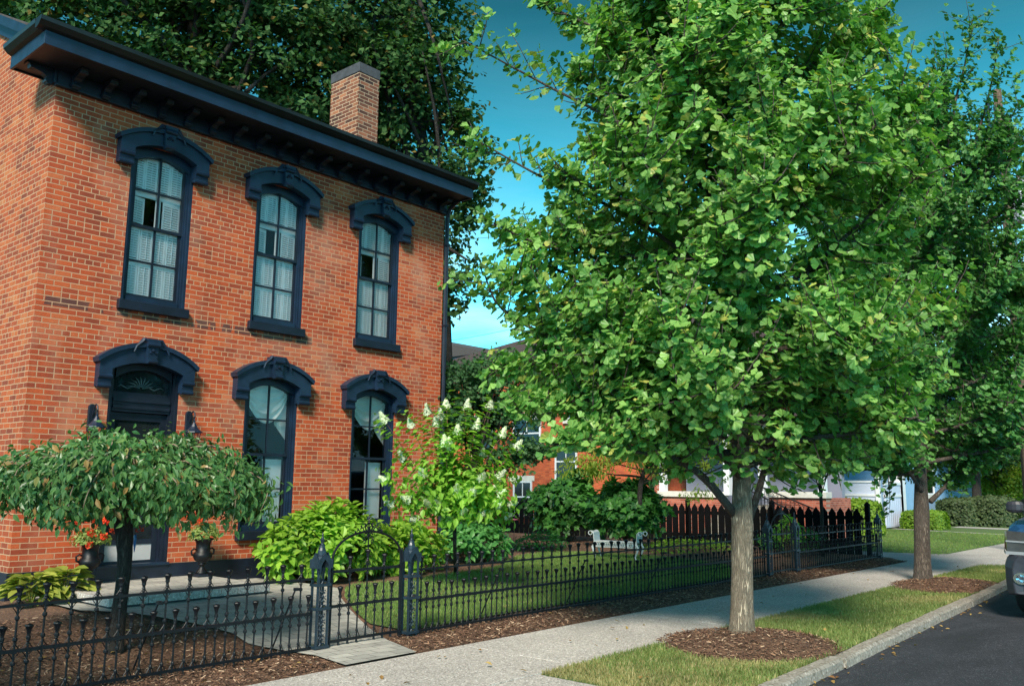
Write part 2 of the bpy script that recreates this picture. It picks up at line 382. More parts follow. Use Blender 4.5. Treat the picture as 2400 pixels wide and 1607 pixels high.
def soil_grass(name, a, b):
    t = NT(name); v = t.pos(); n = t.noise(v, 60, 5, .7); n2 = t.noise(v, 1.2, 4)
    c = t.ramp(n, [(.3, a), (.7, b)]); c = t.mix(.6, c, t.ramp(n2, [(.3, .75), (.7, 1.25)]), 'MULTIPLY'); t.col(c); t.set(Roughness=1); t.bump(n, .8, .02); return t.m
M_lawn = soil_grass('lawn_base', (.045,.085,.018), (.12,.19,.045))
M_ground = soil_grass('ground_far', (.04,.06,.02), (.09,.12,.04))
def paver_mat():
    t = NT('patio_paver'); g = t.n('ShaderNodeNewGeometry')
    mp = t.n('ShaderNodeMapping'); mp.inputs['Rotation'].default_value = (0, 0, rad(8)); t.l(g.outputs['Position'], mp.inputs[0])
    b = t.n('ShaderNodeTexBrick'); t.l(mp.outputs[0], b.inputs['Vector']); b.inputs['Scale'].default_value = 1
    b.inputs['Brick Width'].default_value = .23; b.inputs['Row Height'].default_value = .15; b.inputs['Mortar Size'].default_value = .004
    b.inputs['Color1'].default_value = (.30,.29,.26,1); b.inputs['Color2'].default_value = (.44,.42,.37,1); b.inputs['Mortar'].default_value = (.12,.11,.10,1)
    b.inputs['Mortar Smooth'].default_value = .3
    c = t.mix(.6, b.outputs['Color'], t.ramp(t.noise(g.outputs['Position'], 7, 6), [(.3, .7), (.7, 1.2)]), 'MULTIPLY')
    t.col(c); t.set(Roughness=.9); t.bump(t.math('ADD', t.math('SUBTRACT', 1, b.outputs['Fac']), t.math('MULTIPLY', t.noise(g.outputs['Position'], 30, 4), .4)), .6, .008); return t.m
M_paver = paver_mat()
def glass_mat(name, tint=(.9, .95, 1), op=.12):
    t = NT(name); fr = t.n('ShaderNodeFresnel'); fr.inputs[0].default_value = 1.5
    tr = t.n('ShaderNodeBsdfTransparent'); tr.inputs[0].default_value = (*tint, 1)
    gl = t.n('ShaderNodeBsdfGlossy'); gl.inputs['Roughness'].default_value = .02
    ms = t.n('ShaderNodeMixShader'); t.l(t.math('MULTIPLY', fr.outputs[0], .8), ms.inputs[0])
    t.l(tr.outputs[0], ms.inputs[1]); t.l(gl.outputs[0], ms.inputs[2]); t.l(ms.outputs[0], t.out.inputs[0]); return t.m
M_glass = glass_mat('window_glass', (1, 1, 1))
M_darkglass = simple('dark_glass', (.012, .016, .018), .06, 0, .3, 8)
M_lampglass = glass_mat('lantern_glass', (.8, .85, .85))

# ------------------------------------------------------------------ leaves
def tmpl(V, Fs): return np.array(V, float), Fs
FAN = tmpl([(0,0,0)]+[(math.sin(a)*r, math.cos(a)*r+.10, z) for a, r, z in
      [(-1.0,.86,.12),(-.72,.90,.03),(-.38,.95,.06),(-.09,.88,-.04),(0,.62,-.06),(.09,.88,-.04),(.38,.95,.06),(.72,.90,.03),(1.0,.86,.12)]],
      [(0,1,2,3),(0,3,4,5),(0,5,6,7),(0,7,8,9)])
OVATE = tmpl([(0,0,0),(-.28,.34,.09),(-.22,.66,.07),(0,1,-.10),(.22,.66,.07),(.28,.34,.09),(0,.5,-.02)],
             [(0,6,2,1),(6,3,2),(0,5,4,6),(6,4,3)])
NARROW = tmpl([(0,0,0),(-.15,.4,.04),(0,1,-.12),(.15,.4,.04)], [(0,2,1),(0,3,2)])
DIAM = tmpl([(0,0,0),(-.42,.45,.08),(0,1,0),(.42,.45,.08)], [(0,2,1),(0,3,2)])
def _star():
    V = [(0,.45,0)]; k = [(-2.75,.42),(-2.2,.5),(-1.75,.30),(-1.25,.62),(-.75,.32),(-.38,.45),(0,.62),(.38,.45),(.75,.32),(1.25,.62),(1.75,.30),(2.2,.5),(2.75,.42)]
    for a, r in k: V.append((math.sin(a)*r*.95, .45+math.cos(a)*r, .05*math.cos(3*a)))
    n = len(k); return tmpl(V, [(0, i+1, i+2) for i in range(n-1)]+[(0, n, 1)])
STAR = _star()
BLADE = tmpl([(-.045,0,0),(.045,0,0),(.03,.55,.03),(0,1,.16)], [(0,1,2),(0,2,3)])
CHIP = tmpl([(-.13,0,0),(.10,0,.05),(.15,1,.03),(-.06,1.05,0)], [(0,1,2,3)])

def leaves(name, P, D, N, S, T, mat, parent=None):
    """P pos, D leaf axis, N approx normal, S size"""
    P = np.asarray(P, float); n = len(P)
    D = D/(np.linalg.norm(D, axis=1, keepdims=True)+1e-9)
    X = np.cross(D, N); X /= (np.linalg.norm(X, axis=1, keepdims=True)+1e-9); Z = np.cross(X, D)
    V, Fs = T
    S = np.broadcast_to(np.asarray(S, float), (n,))
    W = P[:, None, :]+S[:, None, None]*(V[None, :, 0:1]*X[:, None, :]+V[None, :, 1:2]*D[:, None, :]+V[None, :, 2:3]*Z[:, None, :])
    if parent is not None: W = W-root_loc(parent)
    k = len(V); tl = np.array([len(f) for f in Fs]); fl = np.concatenate([np.array(f) for f in Fs])
    L = (fl[None, :]+k*np.arange(n)[:, None]).ravel(); TT = np.tile(tl, n); SS = np.concatenate([[0], np.cumsum(TT)[:-1]])
    me = raw_mesh(name, W.reshape(-1, 3), L, SS, TT); me.materials.append(mat)
    o = bpy.data.objects.new(name, me); COL.objects.link(o); o.parent = parent
    return o
def rnd_dir(n):
    v = rng.normal(size=(n, 3)); return v/np.linalg.norm(v, axis=1, keepdims=True)
def unit(v):
    v = np.asarray(v, float); return v/(np.linalg.norm(v, axis=-1, keepdims=True)+1e-9)

# ================================================================== SETTING
def yard_h(x, y):
    t = np.clip((np.asarray(y, float)+4.1)/2.4, 0, 1); h = .19*t*t*(3-2*t)
    tx = np.clip((17.2-np.asarray(x, float))/1.5, 0, 1); return h*tx
def kerb_y(x):
    return -7.93+.046*(x-4)+.0022*np.clip(x-12, 0, 60)**2*.4
def sheet(name, poly, zf, mat, res=.25, kind='structure', noise=0, lift=0):
    """fill a 2D polygon with a grid mesh (triangulated by clipping through bmesh)"""
    import bmesh
    bm = bmesh.new(); vs = [bm.verts.new((p[0], p[1], 0)) for p in poly]; bm.faces.new(vs)
    xs = [p[0] for p in poly]; ys = [p[1] for p in poly]
    for ax, lo, hi in ((0, min(xs), max(xs)), (1, min(ys), max(ys))):
        c = lo+res
        while c < hi:
            co = [0, 0, 0]; no = [0, 0, 0]; co[ax] = c; no[ax] = 1
            bmesh.ops.bisect_plane(bm, geom=bm.verts[:]+bm.edges[:]+bm.faces[:], plane_co=co, plane_no=no); c += res
    for v in bm.verts:
        v.co.z = float(zf(v.co.x, v.co.y))+lift+(noise*random.uniform(-1, 1) if noise else 0)
    bmesh.ops.recalc_face_normals(bm, faces=bm.faces[:])
    if bm.faces and sum(f.normal.z for f in bm.faces) < 0: bmesh.ops.reverse_faces(bm, faces=bm.faces[:])
    me = bpy.data.meshes.new(name); bm.to_mesh(me); bm.free(); me.materials.append(mat)
    me.polygons.foreach_set('use_smooth', np.full(len(me.polygons), True))
    o = bpy.data.objects.new(name, me); COL.objects.link(o)
    if kind: o['kind'] = kind
    return o
flat = lambda z: (lambda x, y: z)
MB().add([(-300,-300,-.30),(500,-300,-.30),(500,500,-.30),(-300,500,-.30)], [(0,1,2,3)]).build('ground', M_ground)['kind'] = 'structure'
xs = list(np.arange(-40, 14, 2.))+list(np.arange(14, 130, 4.))
road = MB(); road.strip([(x, kerb_y(x)-.07, -.085) for x in xs], [(x, -22, -.085) for x in xs][::1]); 
ro = road.build('road', M_asph); ro['kind'] = 'structure'
# kerb stones
kb = MB(); x = -12.0; i = 0
while x < 80:
    ln = 1.9 if x < 20 else 4
    if abs(x-1.5) < 2.2: ln = 1.7
    x1 = x+ln-.012; dy = random.uniform(-.012, .012); dz = random.uniform(-.012, .012)
    ya, yb = kerb_y(x)+dy, kerb_y(x1)+dy*.3; z = .012+dz
    if not (17.6 < x < 20.8):
        n_ = 8; A = []; 
        pts = [(x+(x1-x)*k/n_, ya+(yb-ya)*k/n_) for k in range(n_+1)]
        j = [random.uniform(-.012, .012) for _ in pts]; jz = [random.uniform(-.006, .006) for _ in pts]
        inn = [(p[0], p[1]+.04, z+q) for p, q in zip(pts, jz)]; o1 = [(p[0], p[1]-.075+w, z+q-.002) for p, q, w in zip(pts, jz, j)]
        o2 = [(p[0], p[1]-.095+w, z-.025+q) for p, q, w in zip(pts, jz, j)]; o3 = [(p[0], p[1]-.105, -.14) for p in pts]; i3 = [(p[0], p[1]+.04, -.14) for p in pts]
        kb.strip(inn, o1); kb.strip(o1, o2); kb.strip(o2, o3)
        kb.add([inn[0], o1[0], o2[0], o3[0], i3[0]], [(0,1,2,3,4)]); kb.add([inn[-1], o1[-1], o2[-1], o3[-1], i3[-1]], [(4,3,2,1,0)])
    x += ln
ko = kb.build('kerb', M_conc); ko['kind'] = 'structure'
# sidewalk slabs
SWF, SWN = -4.98, -6.35
sw = MB(); x = -12.8
while x < 90:
    ln = 3.05; sw.box(x, SWN, -.2, x+ln-.02, SWF, .012); x += ln
sw.box(.35, kerb_y(.9)+.045, -.2, 1.93, SWN-.012, .008)       # carriage walk to the kerb
o = sw.build('sidewalk', M_walk, bevel=.004); o['kind'] = 'structure'
# verge
vx = list(np.arange(1.94, 16.8, .9))
vpoly = [(1.945, SWN-.002)]+[(x_, kerb_y(x_)+.042) for x_ in vx]+[(17.0, -7.1), (17.0, -6.75), (16.6, SWN-.002)]
verge = sheet('verge_lawn', vpoly, flat(0), M_lawn, .3, noise=.006)
sheet('verge_left', [(-30, SWN-.002), (-30, kerb_y(-30)+.042), (.34, kerb_y(.3)+.042), (.34, SWN-.002)], flat(0), M_lawn, 1)
# yard soil, mulch
yard = sheet('mulch_ground', [(-14, SWF+.002), (-14, 14), (17.66, 14), (17.66, -3.6), (17.3, -4.3), (16.4, SWF+.002)], yard_h, M_mulch, .35, noise=.014)
LAWN = [(2.62,-4.0),(4.4,-3.92),(7.3,-3.95),(9.6,-3.98),(11.3,-3.75),(11.7,-3.0),(11.2,-1.95),(11.0,-.3),(10.2,.25),(9.2,.05),(8.2,-.55),(7.3,-1.15),(6.5,-1.35),(5.6,-1.45),(4.6,-1.75),(3.9,-1.55),(3.5,-1.8),(3.1,-2.3),(2.75,-2.9),(2.5,-3.5)]
sheet('yard_lawn', LAWN, yard_h, M_lawn, .3, lift=.022)
PATIO = [(.2,-.02),(.2,-1.5),(.5,-1.95),(.92,-2.9),(.98,-3.2),(.9,-3.6),(1.0,-4.05),(1.06,-4.45),(.98,-4.98),(1.82,-4.98),(2.05,-4.3),(2.42,-3.5),(2.7,-2.9),(3.05,-2.25),(3.4,-1.8),(3.42,-.9),(3.3,-.02)]
sheet('patio', PATIO, yard_h, M_paver, .3, lift=.03)
# drive, far lawn, paths
sheet('driveway', [(17.66, 14), (17.66,-3.6),(17.3,-4.3),(16.4,SWF+.002),(19.6,SWF+.002),(19.3,-4.5),(18.9,-3.4),(18.9,14)], flat(.004), M_drive, 2)
sheet('driveway_apron', [(16.62, SWN-.002),(17.02,-6.75),(17.02,-7.1),(17.4, -7.45),(21.2,-7.2),(21.0, SWN-.002)], flat(.004), M_drive, 1)
sheet('far_lawn', [(19.62,SWF+.002),(19.32,-4.5),(18.92,-3.4),(18.92,14),(75,14),(75,SWF+.002)], flat(0), M_lawn, 4)
sheet('far_verge', [(21.02, SWN-.002),(21.22,-7.15),(40,-5.0),(60,-6.5),(60,SWN-.002)][:2]+[(28, kerb_y(28)+.05),(28,SWN-.002)], flat(0), M_lawn, 2)
sheet('garden_path', [(30.4,-4.98),(32.0,.35),(32.5,.35),(30.95,-4.98)], flat(.012), M_drive, 2)
sheet('second_garden_path', [(35.6,-.9),(34.9,-4.98),(36.2,-4.98),(36.9,-.9)], flat(.012), M_drive, 2)

# mulch rings round the ginkgos
def mulch_ring(c, rx, ry, h=.10):
    ang = np.linspace(0, 2*math.pi, 40, endpoint=False); mb = MB(); rows = []
    for k, s in enumerate(np.linspace(1, .08, 9)):
        rows.append([(c[0]+rx*s*math.cos(a)*(1+.08*math.sin(3*a+1)), max(c[1]+ry*s*math.sin(a)*(1+.06*math.cos(4*a)), kerb_y(c[0])+.05) if True else 0,
                      .004+h*(1-s**1.6)+(random.uniform(-.012, .012) if k else 0)) for a in ang])
    n = len(ang); V = [p for r in rows for p in r]+[(c[0], c[1], h)]
    Fs = [(i*n+k, i*n+(k+1) % n, (i+1)*n+(k+1) % n, (i+1)*n+k) for i in range(len(rows)-1) for k in range(n)]
    Fs += [((len(rows)-1)*n+k, (len(rows)-1)*n+(k+1) % n, len(V)-1) for k in range(n)]
    mb.add(V, Fs); o = mb.build('mulch_mound', M_mulch, smooth=True); o['kind'] = 'structure'
G1 = np.array([4.68, -6.91]); G2 = np.array([12.14, -6.56])
mulch_ring((4.55, -7.02), 1.0, .86); mulch_ring((11.9, -6.98), 1.35, .82)

# scattered stuff: wood chips, grass blades, fallen leaves
def in_poly(P, poly):
    x, y = P[:, 0], P[:, 1]; c = np.zeros(len(P), bool); n = len(poly)
    for i in range(n):
        x1, y1 = poly[i]; x2, y2 = poly[(i+1) % n]
        if y1 == y2: continue
        k = ((y1 > y) != (y2 > y)) & (x < (x2-x1)*(y-y1)/(y2-y1)+x1); c ^= k
    return c
def scatter(x0, x1, y0, y1, n):
    return np.stack([rng.uniform(x0, x1, n), rng.uniform(y0, y1, n)], 1)
def chips(P, z, size=(.014, .048), tilt=.25):
    n = len(P); a = rng.uniform(0, 2*math.pi, n)
    D = np.stack([np.cos(a), np.sin(a), rng.normal(0, tilt, n)], 1)
    N = np.stack([rng.normal(0, .35, n), rng.normal(0, .35, n), np.ones(n)], 1)
    Q = np.column_stack([P, z+rng.uniform(.004, .02, n)]); return Q, D, N, rng.uniform(*size, n)
Pm = np.concatenate([scatter(-3.2, 16.6, SWF+.03, -4.12, 34000), scatter(-3.5, 1.1, -4.2, -1.6, 15000), scatter(5, 16, -1.5, 2.5, 6000)])
Pm = Pm[~in_poly(Pm, PATIO) & ~in_poly(Pm, LAWN)]
q = chips(Pm, yard_h(Pm[:, 0], Pm[:, 1])+.006)
def ring_pts(c, rx, ry, n):
    a = rng.uniform(0, 2*math.pi, n); r = np.sqrt(rng.uniform(0, 1, n))*1.03
    P = np.stack([c[0]+rx*r*np.cos(a), c[1]+ry*r*np.sin(a)], 1); k = (P[:, 1] > kerb_y(P[:, 0])+.0); return P[k], (.10*(1-r**1.6))[k]
ra, za = ring_pts((4.55, -7.02), 1.0, .86, 5200); rb, zb = ring_pts((11.9, -6.98), 1.35, .82, 5200)
q1 = chips(ra, za+.006); q2 = chips(rb, zb+.006)
o = leaves('wood_chips', *[np.concatenate(t) for t in zip(q, q1, q2)], CHIP, M_chip)
tag(o, 'loose brown shredded bark mulch lying over the beds and tree rings', 'mulch', kind='stuff')
def grass(name, P, z, hmin, hmax, mat, label, lean=.35):
    n = len(P); D = np.stack([rng.normal(0, lean, n), rng.normal(0, lean, n), np.ones(n)], 1)
    a = rng.uniform(0, 2*math.pi, n); N = np.stack([np.cos(a), np.sin(a), np.full(n, .15)], 1)
    sz = rng.uniform(hmin, hmax, n)
    T = (BLADE[0]*np.array([2.0, 1, 1]), BLADE[1])
    o = leaves(name, np.column_stack([P, z]), D, N, sz, T, mat); tag(o, label, 'grass', kind='stuff'); return o
Pv = scatter(1.95, 17, -7.95, SWN, 120000); Pv = Pv[in_poly(Pv, vpoly)]
r1 = ((Pv[:, 0]-4.55)/1.0)**2+((Pv[:, 1]+7.02)/.86)**2; r2 = ((Pv[:, 0]-11.9)/1.35)**2+((Pv[:, 1]+6.98)/.82)**2
k = (r1 > .96+rng.normal(0, .05, len(Pv))) & (r2 > .96+rng.normal(0, .05, len(Pv)))
Pv = Pv[k]; Pv = Pv[rng.uniform(size=len(Pv)) < np.clip(1.25-(Pv[:, 0]-2)/16, .35, 1)]
dry = (np.sin(Pv[:, 0]*2.1)+np.sin(Pv[:, 1]*3.7+Pv[:, 0])+rng.normal(0, .5, len(Pv)) > 1.15) | (Pv[:, 0] < 2.75+rng.normal(0, .35, len(Pv)))
grass('grass', Pv[~dry], np.zeros((~dry).sum()), .03, .065, L_grassd, 'short green grass on the strip beside the kerb')
grass('dry_grass', Pv[dry], np.zeros(dry.sum()), .025, .055, L_straw, 'straw coloured dry grass patches on the strip beside the kerb')
Pl = scatter(2.4, 11.8, -4.02, .3, 90000); Pl = Pl[in_poly(Pl, LAWN)]
grass('grass', Pl, yard_h(Pl[:, 0], Pl[:, 1])+.02, .025, .055, L_grass, 'green lawn grass inside the iron fence')
Pf = scatter(19, 31.5, -4.9, 3, 30000)
grass('grass', Pf, np.zeros(len(Pf)), .04, .07, L_grass, 'sunny far lawn grass beyond the driveway', .5)
Pd = np.concatenate([np.stack([(gx := rng.uniform(1, 16, 90)), kerb_y(gx)-.10-np.abs(rng.normal(0, .09, 90))], 1), scatter(-2, 16, -6.3, -4.2, 60), scatter(2, 11, -4, -1.5, 26), scatter(2, 16, -7.8, -6.4, 40), scatter(-2.8, 1, -4.9, -2.4, 60)])
n = len(Pd); o = leaves('fallen_leaves', np.column_stack([Pd, np.where(Pd[:, 1] < kerb_y(Pd[:, 0])-.05, -.07, yard_h(Pd[:, 0], Pd[:, 1])+.035)]), np.column_stack([rng.normal(size=(n, 2)), rng.normal(0, .2, n)]),
    np.column_stack([rng.normal(0, .3, (n, 2)), np.ones(n)]), rng.uniform(.035, .07, n), OVATE, L_fallen)
tag(o, 'fallen brown and yellow leaves scattered over mulch and pavement', 'fallen leaves', kind='stuff')
#@@PART2@@
# ================================================================== BRICK HOUSE
W = 6.93; ZT = 6.53; ZB = .505
house = thing('brick_house', (0, 0, 0), 'two storey orange brick house with navy cornice and arched window hoods', 'house')
WINX = [1.49, 3.43, 5.40]
HALF = .455
ops = []
for i, cx in enumerate(WINX):
    ops.append((cx-HALF, cx+HALF, 3.86, 6.10))
    if i == 0: ops.append((cx-.50, cx+.46, ZB-.02, 3.12))
    else: ops.append((cx-HALF, cx+HALF, .84, 3.11))
def wall_grid(mb, x0, x1, z0, z1, ops, y, depth):
    xs = sorted({x0, x1, *[v for o in ops for v in o[:2]]}); zs = sorted({z0, z1, *[v for o in ops for v in o[2:]]})
    xs = [v for v in xs if x0 <= v <= x1]; zs = [v for v in zs if z0 <= v <= z1]
    for a, b in zip(xs[:-1], xs[1:]):
        for c, d in zip(zs[:-1], zs[1:]):
            mx_, mz = (a+b)/2, (c+d)/2
            if any(o[0] < mx_ < o[1] and o[2] < mz < o[3] for o in ops): continue
            mb.add([(a, y, c), (b, y, c), (b, y, d), (a, y, d)], [(0, 1, 2, 3)])
    for o in ops:   # reveals
        a, b, c, d = o; c = max(c, z0)
        mb.add([(a, y, c), (a, y, d), (a, y+depth, d), (a, y+depth, c)], [(0, 1, 2, 3)])
        mb.add([(b, y, c), (b, y+depth, c), (b, y+depth, d), (b, y, d)], [(0, 1, 2, 3)])
        mb.add([(a, y, d), (b, y, d), (b, y+depth, d), (a, y+depth, d)], [(0, 1, 2, 3)])
        mb.add([(a, y, c), (a, y+depth, c), (b, y+depth, c), (b, y, c)], [(0, 1, 2, 3)])
wm = MB(); wall_grid(wm, 0, W, ZB, 6.80, ops, 0, .22)
wm.add([(W, 0, ZB), (W, 9, ZB), (W, 9, 6.8), (W, 0, 6.8)], [(0, 1, 2, 3)])
wm.add([(0, 9, 0), (W, 9, 0), (W, 9, 6.8), (0, 9, 6.8)], [(3, 2, 1, 0)])
wm.build('wall', M_brick, house)
# side wall (gable) : profile y,z
RS = .50
def rake_z(y): return 7.02+RS*(y-.0) if y < 4.5 else 7.02+RS*4.5-RS*(y-4.5)
sm = MB(); sm.add([(0, 0, .19), (0, 9, .19), (0, 9, rake_z(9)), (0, 4.5, rake_z(4.5)), (0, .30, rake_z(.3)), (0, .30, 6.72), (0, 0, 6.72)], [(0, 6, 5, 4, 3, 2, 1)])
o = sm.build('side_wall', M_brick_side, house); o['label'] = 'sunnier yellowish brick gable side wall'
g2 = MB(); g2.add([(W, 0, 6.8), (W, 9, 6.8), (W, 4.5, rake_z(4.5))], [(0, 1, 2)]); g2.build('gable_wall', M_brick_side, house)
# rake board
rk = MB()
for a, b in ((.18, 4.5), (4.5, 9.2)):
    rk.prism([(a, rake_z(a)-.16), (b, rake_z(b)-.16), (b, rake_z(b)+.10), (a, rake_z(a)+.10)], -.05, -.003, 'x')
    rk.prism([(a, rake_z(a)+.0), (b, rake_z(b)+.0), (b, rake_z(b)+.14), (a, rake_z(a)+.14)], -.14, -.05, 'x')
rk.build('rake_board', M_navy, house)
rf = MB()
rf.prism([(.0, rake_z(0)+.02), (4.5, rake_z(4.5)+.08), (4.5, rake_z(4.5)+.13), (-.5, 6.97)], -.045, W+.05, 'x')
rf.prism([(4.5, rake_z(4.5)+.08), (9.4, rake_z(9.4)+.08), (9.4, rake_z(9.4)+.13), (4.5, rake_z(4.5)+.13)], -.045, W+.05, 'x')
rf.build('roof', M_roof, house)
# baseboard / water table
bb = MB(); bb.box(-.03, -.035, .15, WINX[0]-.5, -.001, ZB); bb.box(WINX[0]-.5, -.035, .15, WINX[0]+.46, -.001, ZB-.01); bb.box(WINX[0]+.46, -.035, .15, W+.02, -.001, ZB)
bb.box(-.03, -.001, .15, -.001, .35, ZB-.002)
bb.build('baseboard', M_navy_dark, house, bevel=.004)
# cornice
YF = -.66; XL = -.42; XR = W+.07; ZS = 6.72
fr = MB(); fr.box(-.02, -.045, ZT, W+.02, -.001, ZS); fr.box(-.045, -.045, ZT, -.001, .07, ZS); fr.box(-.03, -.07, ZT-.03, W+.03, -.001, ZT)
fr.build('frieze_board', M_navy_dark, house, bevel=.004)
YB = float(on(39.2, 157.8, 2, ZS)[1]); YB = .40
sf = MB(); sf.box(XL+.01, YF+.01, ZS, XR-.01, -.0, ZS+.02); sf.box(XL+.01, 0, ZS, -.002, YB-.01, ZS+.02)
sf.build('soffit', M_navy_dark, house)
fa = MB()
fa.prism([(YF, ZS-.02), (YF, ZS+.15), (YF+.03, ZS+.15), (YF+.03, ZS-.02)], XL, XR, 'x')
fa.box(XL, YF+.03, ZS-.02, XL+.03, YB, ZS+.15); fa.box(XR-.03, YF+.03, ZS-.02, XR, 0, ZS+.15)
fa.box(XL+.03, YB-.03, ZS-.02, -.002, YB, ZS+.15)
fa.build('fascia', M_navy, house, bevel=.003)
gt = MB()
prof = [(YF-.0, ZS+.15), (YF-.05, ZS+.17), (YF-.10, ZS+.22), (YF-.11, ZS+.27), (YF+.06, ZS+.27), (YF+.06, ZS+.15)]
gt.prism(prof, XL-.10, XR+.05, 'x')
gt.prism([(XL, ZS+.15), (XL-.05, ZS+.17), (XL-.10, ZS+.22), (XL-.11, ZS+.27), (XL+.04, ZS+.27), (XL+.04, ZS+.15)], YF+.06, YB, 'y')
gt.build('gutter', M_gutter, house, bevel=.004)
rt = MB(); rt.add([(XL-.08, YF-.05, ZS+.275), (-.0, YF-.05, ZS+.275), (-.0, YB, ZS+.40), (XL-.08, YB, ZS+.275)], [(0, 1, 2, 3)]); rt.build('roof_return', M_roof, house)
# brackets
def bracket_mb():
    b = MB(); w = .045
    P = [(-.045, -.20), (-.10, -.21), (-.13, -.17), (-.12, -.12), (-.17, -.09), (-.25, -.075), (-.32, -.05), (-.34, -.0), (-.045, -.0)]
    b.prism(P, -w, w, 'x'); b.box(-w-.012, -.36, -.022, w+.012, -.045, -.004)
    b.tube([(-w-.008, -.105, -.165), (w+.008, -.105, -.165)], .03, 8)
    b.tube([(-w-.008, -.30, -.05), (w+.008, -.30, -.05)], .022, 8)
    return b
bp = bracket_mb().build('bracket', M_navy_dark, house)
bp.location = (.20, 0, ZS)
for k in range(1, 18):
    c = bp.copy(); COL.objects.link(c); c.parent = house; c.location = (.20+k*.385, 0, ZS)
c = bp.copy(); COL.objects.link(c); c.parent = house; c.location = (0, .05, ZS); c.rotation_euler = (0, 0, -math.pi/2)
# downspouts
dn = MB(); dn.tube([(W+.035, -.30, 6.72), (W+.035, -.10, 6.60), (W+.035, -.045, 6.45), (W+.035, -.045, .25)], .038, 8)
for z in (5.9, 4.4, 2.9, 1.4): dn.box(W-.01, -.09, z, W+.08, -.003, z+.03)
dn.build('downspout', M_navy_dark, house)
# chimney
ccx, ccy = 5.17, .45
chw = .62; chd = .80
ch = MB(); ch.box(ccx, ccy, 6.9, ccx+.46, ccy+chd, 8.82); 
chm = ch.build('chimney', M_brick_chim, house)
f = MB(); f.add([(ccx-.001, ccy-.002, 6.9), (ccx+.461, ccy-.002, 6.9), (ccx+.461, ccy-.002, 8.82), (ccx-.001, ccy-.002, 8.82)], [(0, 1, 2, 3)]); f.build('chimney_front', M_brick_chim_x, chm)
f = MB(); f.box(ccx-.012, ccy-.012, 8.82, ccx+.472, ccy+chd+.012, 9.0); f.box(ccx+.08, ccy+.1, 9.0, ccx+.42, ccy+.5, 9.03)
f.build('chimney_cap', M_slate, chm, bevel=.006)
f = MB()
for k in range(4): f.box(ccx-.012, ccy+k*.2, 6.95+k*.1, ccx-.002, ccy+(k+1)*.2, 7.46+k*.1)
f.build('flashing', M_flash, chm)

